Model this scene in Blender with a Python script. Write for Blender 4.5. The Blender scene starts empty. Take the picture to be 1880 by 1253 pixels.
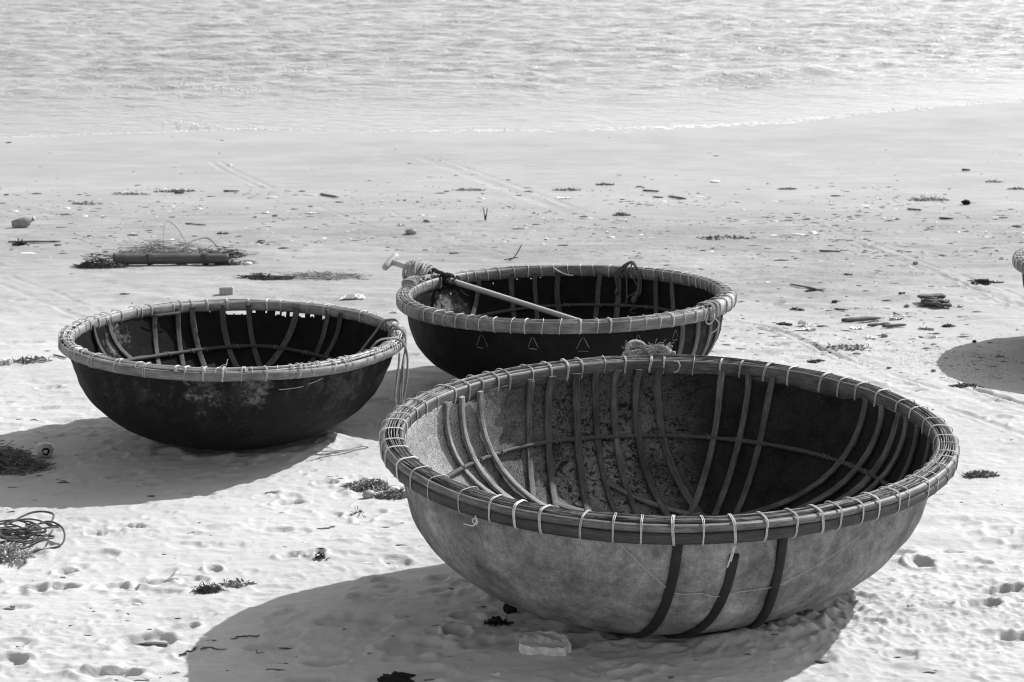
import bpy, math, random
import numpy as np
from mathutils import Matrix, Vector

# ------------------------------------------------------------------ frame of the place
# Beach coordinates: x right, y towards the sea, z up from the sloping beach.  The beach falls
# SLOPE degrees towards the water, so a beach point is turned by WB to reach the real world.
SLOPE = math.radians(1.0)
WB = Matrix.Rotation(-SLOPE, 4, 'X')
WBn = np.array(WB.to_3x3())
CF, CH, CP = 3852.6, 2.655, 0.18699          # focal length (px of the 1880 px photo), eye height, pitch
SUN_AZ, SUN_EL = math.radians(39.2), math.radians(39.5)

sc = bpy.context.scene
COL = sc.collection

# ------------------------------------------------------------------ camera
cam = bpy.data.cameras.new('camera')
cam.sensor_width = 36.0
cam.lens = CF / 1880.0 * 36.0
cam.clip_end = 5000
cam.dof.use_dof = True
cam.dof.focus_distance = 8.3
cam.dof.aperture_fstop = 9.0
cam_o = bpy.data.objects.new('camera', cam)
COL.objects.link(cam_o)
cam_o.matrix_world = WB @ Matrix.Translation((0, 0, CH)) @ Matrix.Rotation(math.pi / 2 - CP, 4, 'X')
sc.camera = cam_o

# ------------------------------------------------------------------ sky and sun (black and white)
sd = WB.to_3x3() @ Vector((math.cos(SUN_AZ) * math.cos(SUN_EL), math.sin(SUN_AZ) * math.cos(SUN_EL), math.sin(SUN_EL)))
world = bpy.data.worlds.new('World')
sc.world = world
world.use_nodes = True
wn = world.node_tree.nodes
sky = wn.new('ShaderNodeTexSky')
sky.sky_type = 'NISHITA'
sky.sun_disc = False
sky.sun_elevation = math.asin(sd.z)
sky.sun_rotation = math.atan2(sd.x, sd.y)
bw = wn.new('ShaderNodeRGBToBW')
world.node_tree.links.new(sky.outputs[0], bw.inputs[0])
world.node_tree.links.new(bw.outputs[0], wn['Background'].inputs[0])
wn['Background'].inputs[1].default_value = 0.14
sun = bpy.data.lights.new('sun', 'SUN')
sun.energy = 3.4
sun.angle = math.radians(0.53)
sun_o = bpy.data.objects.new('sun', sun)
COL.objects.link(sun_o)
sun_o.rotation_euler = (-sd).to_track_quat('-Z', 'Y').to_euler()
sun_o.location = sd * 40

sc.view_settings.view_transform = 'Standard'
sc.view_settings.look = 'None'
sc.view_settings.exposure = 1.04
sc.view_settings.gamma = 1
sc.view_settings.use_curve_mapping = False
sc.cycles.filter_width = 1.15
sc.cycles.max_bounces = 6
sc.cycles.diffuse_bounces = 4

# ------------------------------------------------------------------ helpers: geometry
rng = np.random.default_rng(11)
R = random.Random(5)


def ray(px, py):
    cp, sp = math.cos(CP), math.sin(CP)
    u, v = (px - 940) / CF, -(py - 626.5) / CF
    return np.array([u, cp + v * sp, -sp + v * cp])


def at(px, py, Y):
    d = ray(px, py)
    return np.array([0, 0, CH]) + d * (Y / d[1])


def flat(px, py):
    d = ray(px, py)
    return np.array([0, 0, CH]) + d * (-CH / d[2])


def _hash(ix, iy, seed):
    h = (ix.astype(np.int64) * 374761393 + iy.astype(np.int64) * 668265263 + seed * 974711) & 0xFFFFFFFF
    h = ((h ^ (h >> 13)) * 1274126177) & 0xFFFFFFFF
    return ((h ^ (h >> 16)) & 0xFFFF) / 65535.0 * 2 * math.pi


def perlin(x, y, seed=0):
    x0, y0 = np.floor(x), np.floor(y)
    fx, fy = x - x0, y - y0
    def g(ix, iy, dx, dy):
        a = _hash(ix, iy, seed)
        return np.cos(a) * dx + np.sin(a) * dy
    u = fx * fx * fx * (fx * (fx * 6 - 15) + 10)
    v = fy * fy * fy * (fy * (fy * 6 - 15) + 10)
    a = g(x0, y0, fx, fy) * (1 - u) + g(x0 + 1, y0, fx - 1, fy) * u
    b = g(x0, y0 + 1, fx, fy - 1) * (1 - u) + g(x0 + 1, y0 + 1, fx - 1, fy - 1) * u
    return (a * (1 - v) + b * v) * 1.5


def sstep(a, b, x):
    t = np.clip((x - a) / (b - a), 0, 1)
    return t * t * (3 - 2 * t)


class MB:
    """collects geometry for ONE mesh"""
    def __init__(self):
        self.v, self.f, self.s, self.m, self.n = [], [], [], [], 0

    def add(self, verts, faces, suv=None, mi=0):
        verts = np.asarray(verts, float)
        self.v.append(verts)
        o = self.n
        self.f += [tuple(int(i) + o for i in f) for f in faces]
        self.m += [mi] * len(faces)
        self.s.append(np.zeros((len(verts), 3)) if suv is None else np.asarray(suv, float))
        self.n += len(verts)

    def sweep(self, pts, A, B, sec, closed=False, caps=True, mi=0, scale=None, u0=0.0):
        pts, A, B, sec = (np.asarray(a, float) for a in (pts, A, B, sec))
        if closed:
            pts, A, B = (np.concatenate([a, a[:1]]) for a in (pts, A, B))
        n, k = len(pts), len(sec)
        S = np.ones(n) if scale is None else np.asarray(scale, float)
        V = pts[:, None] + A[:, None] * (sec[None, :, :1] * S[:, None, None]) + B[:, None] * (sec[None, :, 1:2] * S[:, None, None])
        L = np.concatenate([[0], np.cumsum(np.linalg.norm(np.diff(pts, axis=0), axis=1))]) + u0
        per = np.concatenate([[0], np.cumsum(np.linalg.norm(np.diff(sec, axis=0), axis=1))])
        suv = np.zeros((n, k, 3))
        suv[..., 0] = L[:, None]
        suv[..., 1] = per[None]
        F = []
        for i in range(n - 1):
            for j in range(k):
                j2 = (j + 1) % k
                F.append((i * k + j, i * k + j2, (i + 1) * k + j2, (i + 1) * k + j))
        if caps and not closed:
            F.append(tuple(range(k - 1, -1, -1)))
            F.append(tuple((n - 1) * k + j for j in range(k)))
        self.add(V.reshape(-1, 3), F, suv.reshape(-1, 3), mi)

    def tube(self, pts, r, k=6, closed=False, mi=0, u0=0.0, flatz=1.0):
        pts = np.asarray(pts, float)
        n = len(pts)
        T = np.gradient(pts, axis=0) if not closed else np.roll(pts, -1, 0) - np.roll(pts, 1, 0)
        T /= np.linalg.norm(T, axis=1)[:, None] + 1e-12
        a = np.cross(T[0], (0, 0, 1.0))
        if np.linalg.norm(a) < 1e-3:
            a = np.cross(T[0], (1.0, 0, 0))
        A = []
        for t in T:
            a = a - t * (a @ t)
            a = a / (np.linalg.norm(a) + 1e-12)
            A.append(a)
        A = np.array(A)
        Bv = np.cross(T, A)
        ang = np.linspace(0, 2 * np.pi, k, endpoint=False)
        rr = np.full(n, r) if np.isscalar(r) else np.asarray(r, float)
        if closed:
            rr = np.append(rr, rr[0])
        self.sweep(pts, A, Bv, np.stack([np.cos(ang), np.sin(ang) * flatz], 1), closed, True, mi, rr, u0)

    def build(self, name, mat, parent=None, mtx=None, smooth=True):
        me = bpy.data.meshes.new(name)
        v = np.concatenate(self.v)
        me.from_pydata(v.tolist(), [], self.f)
        at_ = me.attributes.new('suv', 'FLOAT_VECTOR', 'POINT')
        at_.data.foreach_set('vector', np.concatenate(self.s).astype(np.float32).ravel())
        for m in (mat if isinstance(mat, (list, tuple)) else [mat]):
            me.materials.append(m)
        me.polygons.foreach_set('material_index', self.m)
        if smooth:
            me.polygons.foreach_set('use_smooth', [True] * len(me.polygons))
        me.update()
        return link(name, me, parent, mtx)


def link(name, me, parent=None, mtx=None):
    o = bpy.data.objects.new(name, me)
    COL.objects.link(o)
    if parent is not None:
        o.parent = parent
    if mtx is not None:
        o.matrix_local = mtx
    return o


def tag(o, label=None, cat=None, group=None, kind=None):
    if label: o['label'] = label
    if cat: o['category'] = cat
    if group: o['group'] = group
    if kind: o['kind'] = kind
    return o


def spline(P, n=60):
    """Catmull-Rom through the points"""
    P = np.asarray(P, float)
    P = np.concatenate([[2 * P[0] - P[1]], P, [2 * P[-1] - P[-2]]])
    m = len(P) - 3
    out = []
    for t in np.linspace(0, m - 1e-6, n):
        i = int(t)
        f = t - i
        a, b, c, d = P[i:i + 4]
        out.append(.5 * (2 * b + (c - a) * f + (2 * a - 5 * b + 4 * c - d) * f * f + (3 * b - a - 3 * c + d) * f ** 3))
    return np.array(out)


def rbox(a0, a1, b0, b1, r=.003):
    return [(a0 + r, b0), (a1 - r, b0), (a1, b0 + r), (a1, b1 - r), (a1 - r, b1), (a0 + r, b1), (a0, b1 - r), (a0, b0 + r)]


# ------------------------------------------------------------------ helpers: materials
class NT:
    def __init__(self, name):
        self.m = bpy.data.materials.new(name)
        self.m.use_nodes = True
        self.t = self.m.node_tree
        self.p = self.t.nodes['Principled BSDF']

    def node(self, typ, **kw):
        n = self.t.nodes.new(typ)
        for k, v in kw.items():
            setattr(n, k, v)
        return n

    def put(self, sock, v):
        if hasattr(v, 'is_output'):
            self.t.links.new(v, sock)
        else:
            try:
                sock.default_value = v
            except Exception:
                sock.default_value = (v, v, v, 1)

    def obj(self):
        return self.node('ShaderNodeTexCoord').outputs['Object']

    def gen(self):
        return self.node('ShaderNodeNewGeometry').outputs['Position']

    def attr(self, name, out='Vector'):
        return self.node('ShaderNodeAttribute', attribute_name=name).outputs[out]

    def map(self, v, s):
        n = self.node('ShaderNodeMapping')
        self.put(n.inputs[0], v)
        n.inputs['Scale'].default_value = s if not np.isscalar(s) else (s, s, s)
        return n.outputs[0]

    def noise(self, v, scale, detail=4, rough=.55, dist=0):
        n = self.node('ShaderNodeTexNoise')
        self.put(n.inputs['Vector'], v)
        n.inputs['Scale'].default_value = scale
        n.inputs['Detail'].default_value = detail
        n.inputs['Roughness'].default_value = rough
        n.inputs['Distortion'].default_value = dist
        return n.outputs[0]

    def vor(self, v, scale, feat='F1'):
        n = self.node('ShaderNodeTexVoronoi', feature=feat)
        self.put(n.inputs['Vector'], v)
        n.inputs['Scale'].default_value = scale
        return n.outputs[0]

    def rng(self, v, a, b, c, d):
        n = self.node('ShaderNodeMapRange')
        n.clamp = True
        self.put(n.inputs[0], v)
        for i, x in enumerate((a, b, c, d)):
            self.put(n.inputs[1 + i], x)
        return n.outputs[0]

    def math(self, op, a, b=0.0):
        n = self.node('ShaderNodeMath', operation=op)
        self.put(n.inputs[0], a)
        self.put(n.inputs[1], b)
        return n.outputs[0]

    def mix(self, f, a, b):
        n = self.node('ShaderNodeMix', data_type='FLOAT')
        self.put(n.inputs[0], f)
        self.put(n.inputs[2], a)
        self.put(n.inputs[3], b)
        return n.outputs[0]

    def ball(self, v, c, r, soft=.5):
        """1 inside a ball round c"""
        n = self.node('ShaderNodeVectorMath', operation='DISTANCE')
        self.put(n.inputs[0], v)
        n.inputs[1].default_value = c
        return self.rng(n.outputs['Value'], r * (1 - soft), r, 1, 0)

    def sep(self, v):
        n = self.node('ShaderNodeSeparateXYZ')
        self.put(n.inputs[0], v)
        return n.outputs

    def out(self, base, rough=.8, spec=.3, bump=None, bs=.3, bd=.01, **kw):
        self.put(self.p.inputs['Base Color'], base)
        self.put(self.p.inputs['Roughness'], rough)
        self.p.inputs['Specular IOR Level'].default_value = spec
        for k, v in kw.items():
            self.put(self.p.inputs[k.replace('_', ' ')], v)
        if bump is not None:
            b = self.node('ShaderNodeBump')
            b.inputs['Strength'].default_value = bs
            b.inputs['Distance'].default_value = bd
            self.put(b.inputs['Height'], bump)
            self.t.links.new(b.outputs[0], self.p.inputs['Normal'])
        return self.m


def m_bamboo(name, lo, hi, rough=.5, node_dark=True, spec=.35, crack=0.0):
    n = NT(name)
    s = n.attr('suv')
    g = n.noise(n.map(s, (7, 260, 1)), 1, 5, .65)
    w = n.noise(n.map(s, (9, 25, 1)), 1, 4)
    rnd = n.node('ShaderNodeObjectInfo').outputs['Random']
    c = n.rng(g, .32, .66, lo, hi)
    c = n.math('MULTIPLY', c, n.rng(w, .3, .7, .55, 1.35))
    c = n.math('MULTIPLY', c, n.rng(rnd, 0, 1, .72, 1.25))
    if crack:       # split, frayed and blackened stretches
        k = n.noise(n.map(s, (16, 200, 1)), 1, 6, .75)
        c = n.math('MULTIPLY', c, n.rng(k, .44, .54, 1 - crack, 1.1))
    if node_dark:   # bamboo nodes every half metre or so, and dirt blotches
        b = n.noise(n.map(s, (3.2, 3, 1)), 1, 2)
        c = n.math('MULTIPLY', c, n.rng(b, .36, .46, .6, 1))
    return n.out(c, rough, spec, g, .35, .004)


def m_plain(name, val, var=.25, scale=30, rough=.8, spec=.2, bump=.4, bd=.006, obj=True):
    n = NT(name)
    v = n.obj()
    a = n.noise(v, scale, 5, .6)
    rnd = n.node('ShaderNodeObjectInfo').outputs['Random']
    c = n.rng(a, .25, .75, val * (1 - var), val * (1 + var))
    c = n.math('MULTIPLY', c, n.rng(rnd, 0, 1, .85, 1.15))
    return n.out(c, rough, spec, a, bump, bd)


def m_rope(name, val, twist=900, rough=.9):
    n = NT(name)
    s = n.sep(n.attr('suv'))
    w = n.node('ShaderNodeTexWave', bands_direction='X')
    cmb = n.node('ShaderNodeCombineXYZ')
    n.put(cmb.inputs[0], n.math('ADD', n.math('MULTIPLY', s[0], twist / 6.28), n.math('MULTIPLY', s[1], .5)))
    n.put(w.inputs['Vector'], cmb.outputs[0])
    w.inputs['Scale'].default_value = 1
    f = n.noise(n.obj(), 90, 3)
    c = n.math('MULTIPLY', n.rng(w.outputs[1], 0, 1, val * .6, val * 1.1), n.rng(f, .3, .7, .75, 1.2))
    return n.out(c, rough, .15, w.outputs[1], .5, .003)


def mk_sand():
    n = NT('sand')
    p = n.gen()
    wet = n.attr('wet', 'Fac')
    damp = n.attr('damp', 'Fac')
    big = n.noise(p, 1.3, 3)
    mid = n.noise(p, 14, 4)
    fine = n.noise(p, 160, 3, .7)
    c = n.rng(big, .3, .7, .365, .42)
    c = n.math('MULTIPLY', c, n.rng(mid, .3, .7, .97, 1.03))
    c = n.math('MULTIPLY', c, n.rng(fine, .25, .75, .94, 1.05))
    # dark grains and shell grit, thicker where the tide left its litter
    lit = n.attr('litter', 'Fac')
    g = n.noise(n.map(p, (55, 22, 22)), 1, 3, .7)
    th = n.rng(lit, 0, 1, .80, .555)
    sp = n.rng(n.math('SUBTRACT', g, th), 0, .03, 0, 1)
    g2 = n.noise(n.map(p, (7, 2.2, 2)), 1, 5, .7)
    th2 = n.rng(lit, 0, 1, .85, .55)
    sp2 = n.rng(n.math('SUBTRACT', g2, th2), 0, .08, 0, .42)
    c = n.mix(n.math('MULTIPLY', sp, .6), c, .13)
    c = n.mix(sp2, c, .17)
    c = n.math('MULTIPLY', c, n.rng(damp, 0, 1, 1, .66))
    pat = n.noise(n.map(p, (.55, .9, 1)), 1, 4, .6)
    c = n.math('MULTIPLY', c, n.mix(n.math('MULTIPLY', damp, n.rng(wet, .5, 1, 1, .3)), 1, n.rng(pat, .34, .66, .86, 1.06)))
    stk = n.noise(n.map(p, (2.2, 8, 1)), 1, 6, .68, .4)
    c = n.math('MULTIPLY', c, n.mix(n.math('MULTIPLY', damp, n.rng(wet, .5, 1, 1, .25)), 1, n.rng(stk, .34, .64, .80, 1.07)))
    rip = n.noise(n.map(p, (13, 34, 30)), 1, 3, .6, .8)
    b = n.math('ADD', n.math('ADD', n.math('MULTIPLY', mid, .75), n.math('MULTIPLY', rip, .22)), n.math('MULTIPLY', fine, .22))
    b = n.math('MULTIPLY', b, n.rng(wet, .3, 1, 1, .06))
    return n.out(c, n.rng(wet, .4, 1, .95, .55), .2, b, .5, .02)


def mk_hull_grey():
    n = NT('hull_grey_coating')
    o = n.obj()
    s = n.attr('suv')
    big = n.noise(o, 3.2, 5, .62)
    mid = n.noise(o, 18, 6, .7)
    fib = n.noise(o, 110, 3, .7)
    c = n.rng(big, .32, .68, .135, .285)
    c = n.math('MULTIPLY', c, n.rng(mid, .32, .68, .60, 1.36))
    c = n.math('MULTIPLY', c, n.rng(fib, .34, .66, .80, 1.18))
    run = n.noise(n.map(s, (26, 1.6, 1)), 1, 3, .6)             # tar runs below the rim
    top = n.rng(n.sep(s)[1], .40, .56, 0, 1)
    rm = n.math('MULTIPLY', n.rng(run, .62, .68, 0, 1), top)
    c = n.mix(n.math('MULTIPLY', rm, .75), c, .045)
    sc_ = n.noise(n.map(s, (70, 9, 1)), 1, 4, .7)
    c = n.mix(n.rng(sc_, .66, .72, 0, .5), c, .34)
    low = n.noise(n.map(s, (5, 2.4, 1)), 1, 5, .6)
    c = n.math('MULTIPLY', c, n.rng(low, .32, .6, .55, 1.06))
    return n.out(c, .8, .2, n.math('ADD', fib, mid), .6, .008)


def mk_hull_inner():
    n = NT('hull_inner_lining')
    o = n.obj()
    s = n.attr('suv')
    x = n.sep(o)[0]
    mid = n.noise(o, 13, 6, .72)
    fl = n.noise(n.map(o, (30, 30, 38)), 1, 4, .75, 1.2)       # flaking tar
    fine = n.noise(o, 170, 2, .7)
    flake = n.rng(n.math('ADD', n.math('MULTIPLY', fl, .7), n.math('MULTIPLY', mid, .35)), .46, .53, 0, 1)
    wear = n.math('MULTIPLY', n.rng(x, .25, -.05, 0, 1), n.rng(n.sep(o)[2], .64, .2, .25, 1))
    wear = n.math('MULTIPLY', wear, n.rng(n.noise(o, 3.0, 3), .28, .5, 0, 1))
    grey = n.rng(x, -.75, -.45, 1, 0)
    pale = n.rng(x, -.97, -.70, 1, 0)  # sun patch on the left wall, put into the colour
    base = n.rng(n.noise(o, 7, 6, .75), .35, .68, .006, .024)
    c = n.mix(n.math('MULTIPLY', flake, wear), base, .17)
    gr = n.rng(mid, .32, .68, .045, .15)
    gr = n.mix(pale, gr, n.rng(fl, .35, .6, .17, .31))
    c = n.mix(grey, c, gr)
    c = n.math('MULTIPLY', c, n.rng(fine, .34, .66, .45, 1.6))
    return n.out(c, .85, .15, n.math('ADD', fl, fine), .4, .006)


def mk_tar(name, base, patch, speck, spots=(), inner=False):
    n = NT(name)
    o = n.obj()
    mid = n.noise(o, 9, 6, .7)
    c = n.rng(mid, .3, .7, base * .7, base * 1.35)
    for ctr, r, val in spots:                                   # tar worn down to grey basketwork; on the linings, painted sunlight
        m = n.ball(o, ctr, r, .95)
        k = n.noise(n.map(o, (1, 1, 1.3)), 11, 10, .82)
        mm = n.rng(n.math('ADD', n.math('MULTIPLY', m, .30), n.math('MULTIPLY', k, .95)), .66, .78, 0, 1)
        c = n.mix(mm, c, n.rng(mid, .3, .7, val * .6, val * 1.3))
    if patch:
        k = n.rng(n.noise(n.map(o, (1, 1, .6)), 8, 8, .8), .50, .66, 0, patch)
        k = n.math('MULTIPLY', k, n.rng(n.sep(o)[2], .22, .50, .12, 1))
        c = n.mix(k, c, .085)
    v = n.noise(n.map(o, (85, 85, 60)), 1, 5, .75)
    s = n.math('MULTIPLY', n.rng(v, .61, .68, 0, 1), n.rng(n.noise(o, 4, 2), .4, .6, 0, speck))
    c = n.mix(s, c, .17)
    return n.out(c, .7 if not inner else .9, .09 if not inner else .04, n.noise(o, 60, 4), .35, .005)


def mk_water():
    n = NT('sea_water')
    p = n.gen()
    sh = n.attr('shallow', 'Fac')
    b1 = n.noise(n.map(p, (3.2, 5.2, 1)), 1, 4, .6, .6)
    b2 = n.noise(n.map(p, (7, 13, 1)), 1, 3, .6)
    b = n.math('ADD', b1, n.math('MULTIPLY', b2, .3))
    c = n.rng(sh, 0, 1, .23, .17)
    b = n.math('MULTIPLY', b, n.rng(sh, .2, 1, 1, .35))
    return n.out(c, .17, .5, b, .8, .2, IOR=1.33)


M = {}
M['sand'] = mk_sand()
M['water'] = mk_water()
M['foam'] = m_plain('sea_foam', .62, .08, 40, .6, .3)
M['hull_grey'] = mk_hull_grey()
M['hull_inner'] = mk_hull_inner()
M['tar_left'] = mk_tar('worn_tar', .011, .5, .9, [((-.04, -.90, .49), .24, .17), ((.21, -.87, .47), .20, .15), ((-.42, -.72, .50), .2, .06), ((-.80, -.36, .53), .17, .30), ((.72, -.50, .42), .45, .045)])
M['tar_back'] = mk_tar('black_tar', .007, .06, .16, [((.85, -.6, .35), .5, .03)])
M['tar_inner'] = mk_tar('tarred_lining', .010, .05, .15, [((-.72, .62, .36), .34, .20)], True)  # pale spot paints sunlight on the left inner wall
M['tar_inner_left'] = mk_tar('tarred_lining_sunlit', .010, .05, .1, [((-.74, .34, .42), .26, .15)], True)  # spot brightens the wall facing the sun by colour
M['bamboo_dark'] = m_bamboo('bamboo_weathered_dark', .018, .05, .5, crack=.4)
M['bamboo_mid'] = m_bamboo('bamboo_weathered', .06, .15, .5, crack=.45)
M['bamboo_split'] = m_bamboo('bamboo_splits', .10, .36, .6, crack=.6)
M['split_old'] = m_bamboo('bamboo_splits_old', .04, .30, .7, crack=.85)
M['bamboo_grey'] = m_bamboo('bamboo_grey', .13, .20, .55, crack=.25)
M['bamboo_band'] = m_bamboo('bamboo_band', .085, .15, .55, crack=.3)
M['bamboo_pale'] = m_bamboo('bamboo_pale', .30, .46, .5)
M['rib'] = m_bamboo('bamboo_rib', .05, .13, .7, crack=.4)
M['rib_dim'] = m_bamboo('bamboo_rib_dim', .03, .085, .7, crack=.4)
M['rib_sunlit'] = m_bamboo('bamboo_rib_sunlit', .13, .30, .7, crack=.4)  # lit copy of the rib bamboo, sunshine put into its colour
M['core'] = m_plain('rim_core', .02, .4, 30)  # near black, painting the shade in the gaps between splits
M['strap'] = m_plain('dark_strap', .016, .4, 20, .6, .2)
M['strap_grey'] = m_bamboo('grey_strap', .06, .12, .6)
M['nylon'] = m_plain('nylon_cord', .45, .2, 60, .5, .4, .3, .002)
M['nylon_dim'] = m_plain('nylon_cord_worn', .36, .25, 60, .6, .3, .3, .002)
M['thread'] = m_plain('worn_thread', .24, .5, 30, .8)
M['tie'] = m_plain('tie_twine', .13, .4, 60, .8)
M['rope_white'] = m_rope('rope_white', .36)
M['rope_grey'] = m_rope('rope_grey', .26)
M['rope_dark'] = m_rope('rope_dark', .12)
M['rope_black'] = m_rope('rope_black', .025)
M['wood_pale'] = m_bamboo('pale_wood', .32, .46, .6, False)
M['wood_shaft'] = m_bamboo('paddle_wood', .22, .36, .55, False)
M['wood_dark'] = m_bamboo('driftwood_dark', .05, .13, .8)
M['wood_grey'] = m_bamboo('driftwood_grey', .06, .15, .8, crack=.4)
M['net_pale'] = m_plain('net_sandy', .36, .3, 25, .9)
M['weed_dark'] = m_plain('seaweed_dark', .05, .5, 30, .8)
M['weed_grey'] = m_plain('seaweed_dry', .21, .5, 40, .9)
M['net'] = m_plain('net_twine', .26, .5, 25, .9)
M['net_dark'] = m_plain('net_twine_dark', .06, .5, 25, .9)
M['net_mid'] = m_plain('net_twine_grey', .13, .5, 25, .9)
M['stone'] = m_plain('stone', .22, .35, 25, .9, .15, .8, .01)
M['slab'] = m_plain('pale_stone', .52, .3, 45, .9, .15, .8, .006)
M['black'] = m_plain('charred_lump', .008, .4, 40, .8)
M['brick'] = m_plain('brick_grey', .24, .2, 50, .9)
M['plastic'] = m_plain('white_plastic', .68, .1, 20, .35, .5, .3)
M['plastic_grey'] = m_plain('grey_plastic', .30, .2, 20, .35, .5, .3)
M['litter'] = m_plain('litter_flakes', .12, .6, 9, .9)
M['shell'] = m_plain('shell_bits', .7, .1, 9, .5)

# ------------------------------------------------------------------ the beach
shore_px = [(-900, 285), (-200, 262), (0, 252), (150, 248), (330, 240), (600, 239), (800, 241), (1000, 239), (1150, 236), (1300, 230),
            (1450, 221), (1600, 208), (1750, 195), (1880, 186), (2200, 168), (3000, 140)]
Y0 = flat(800, 240)[1]
_q = np.array(shore_px, float)
_x = np.linspace(-900, 3000, 400)
_y = np.interp(_x, _q[:, 0], _q[:, 1])
_y = np.convolve(np.pad(_y, 14, mode='edge'), np.ones(29) / 29, 'valid')
shore_px = [(float(a), float(b)) for a, b in zip(_x, _y)]      # soft bends
ZS = -Y0 * math.sin(SLOPE)                                     # sea level in the world


def sea_hit(px, py):
    d = WBn @ ray(px, py)
    o = WBn @ np.array([0, 0, CH])
    t = (ZS - o[2]) / d[2]
    return (o + d * t)


SH = np.array([WBn.T @ sea_hit(*q) for q in shore_px])         # beach coordinates
SH = np.concatenate([[[-90, SH[0, 1] - 4, 0]], SH, [[160, SH[-1, 1] + 40, 0]]])


def sea_z(y):
    return (ZS + y * math.sin(SLOPE)) / math.cos(SLOPE)


HOLES = []     # dips in the sand: x, y, half length, half width, angle, depth


def foot(px, py, la, lb, ang, dep, rim=.35):
    p = flat(px, py)
    HOLES.append((p[0], p[1], la * .8, lb * .8, ang, dep * (.8 if dep < .045 else .62), rim))


for q in [(270, 1180, .15, .12, .3, .03), (100, 1078, .12, .09, .2, .035), (52, 1078, .10, .07, .6, .03), (220, 1078, .11, .08, 0, .03), (280, 1066, .13, .07, .4, .03),
          (330, 1152, .10, .07, .8, .03), (200, 1235, .16, .07, .1, .035), (390, 1045, .05, .07, .2, .03), (120, 1045, .07, .06, .4, .03), (240, 970, .10, .05, .2, .025),
          (170, 980, .05, .05, .5, .025), (185, 980, .04, .04, .5, .02), (840, 1163, .07, .09, .3, .06), (760, 1190, .17, .13, .2, .03), (650, 1145, .22, .11, .1, .03),
          (1690, 1037, .08, .10, .2, .06), (1640, 1020, .16, .10, .6, .025), (1750, 1010, .06, .05, .2, .03), (1840, 1090, .16, .06, .4, .05), (1800, 1120, .13, .08, .7, .05),
          (1860, 1170, .10, .07, .5, .045), (1700, 770, .10, .09, .3, .03), (1720, 790, .07, .06, .3, .03), (540, 1025, .09, .06, .2, .035), (575, 1020, .08, .06, 1, .035),
          (530, 920, .10, .06, .3, .025), (20, 1215, .08, .10, .8, .04), (560, 1245, .12, .06, .3, .03), (600, 1215, .12, .06, .1, .03), (500, 1190, .14, .07, .3, .025)]:
    foot(*q)
for i in range(2300):
    yy_ = R.uniform(6.3, 12.8)
    k = R.random() ** 2
    HOLES.append((R.uniform(-.29, .29) * yy_, yy_, .022 + .07 * k, .02 + .04 * k, R.uniform(-.5, .9), R.uniform(.0012, .003) + .004 * k, R.uniform(.3, .8)))
for i in range(240):
    y = R.uniform(6.4, 12.5)
    x = R.uniform(-.28, .27) * y
    if R.random() < .35 and x > 0: continue
    if x > .5 and y < 8.6 and R.random() < .6: continue
    HOLES.append((x, y, R.uniform(.05, .14), R.uniform(.04, .075), R.uniform(-.3, 1.2), R.uniform(.006, .016), R.uniform(.25, .7)))
for i in range(120):
    y = R.uniform(12.5, 20)
    HOLES.append((R.uniform(-.28, .28) * y, y, R.uniform(.06, .15), R.uniform(.05, .08), R.uniform(-.3, 1.2), R.uniform(.006, .018), .3))

TRACKS = []    # furrows: points, width, depth


def track(pp, w, dep):
    TRACKS.append((np.array([flat(*q)[:2] for q in pp]), w, dep))


track([(1500, 412), (1600, 447), (1700, 482), (1800, 515), (1960, 575)], .035, .016)
track([(1480, 418), (1590, 455), (1690, 492), (1790, 528), (1960, 592)], .045, .018)
track([(1390, 400), (1520, 436), (1640, 470), (1720, 498)], .03, .010)
track([(1700, 490), (1790, 530), (1880, 566), (1990, 610)], .03, .014)
track([(1345, 590), (1440, 616), (1520, 650), (1640, 690), (1720, 716)], .035, .022)
track([(1380, 604), (1500, 642), (1600, 680)], .03, .014)
track([(1500, 640), (1600, 672), (1700, 706), (1800, 738), (1960, 800)], .05, .012)
track([(1790, 716), (1840, 732), (1890, 746), (1990, 775)], .035, .045)
track([(1740, 748), (1880, 798), (1990, 830)], .03, .02)
track([(1560, 690), (1640, 722), (1720, 742)], .05, .02)
track([(770, 288), (850, 318), (940, 352), (1050, 392)], .10, .014)
track([(795, 288), (880, 318), (970, 350), (1070, 388)], .06, .012)
track([(385, 296), (420, 318), (480, 345)], .05, .012)
track([(400, 296), (440, 318), (500, 345)], .05, .010)
track([(870, 342), (1000, 338), (1200, 330), (1400, 322)], .10, .010)
track([(1020, 354), (1140, 348), (1250, 343)], .06, .010)
track([(430, 340), (640, 335), (900, 326), (1030, 320)], .10, .008)
track([(360, 270), (450, 262), (560, 262), (700, 268)], .10, .010)
track([(500, 290), (640, 287), (790, 285), (880, 294), (1050, 318)], .08, .008)
track([(470, 312), (600, 306), (760, 303)], .10, .006)
track([(850, 300), (960, 318), (1030, 322)], .06, .008)
track([(0, 520), (120, 570), (260, 640)], .04, .010)
track([(20, 505), (160, 560), (260, 610)], .03, .010)
track([(720, 390), (760, 410), (850, 440), (930, 470)], .03, .010)
track([(560, 370), (640, 400), (720, 432)], .03, .008)
track([(1850, 560), (1700, 500)], .02, .008)

PATCH = [(1760, 1120, 1.0, .42, .030), (1440, 1140, .34, .16, .045), (60, 1190, .5, .3, .012), (1560, 640, .8, .6, .018), (1330, 450, 1.6, .9, .012)]   # churned sand


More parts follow.
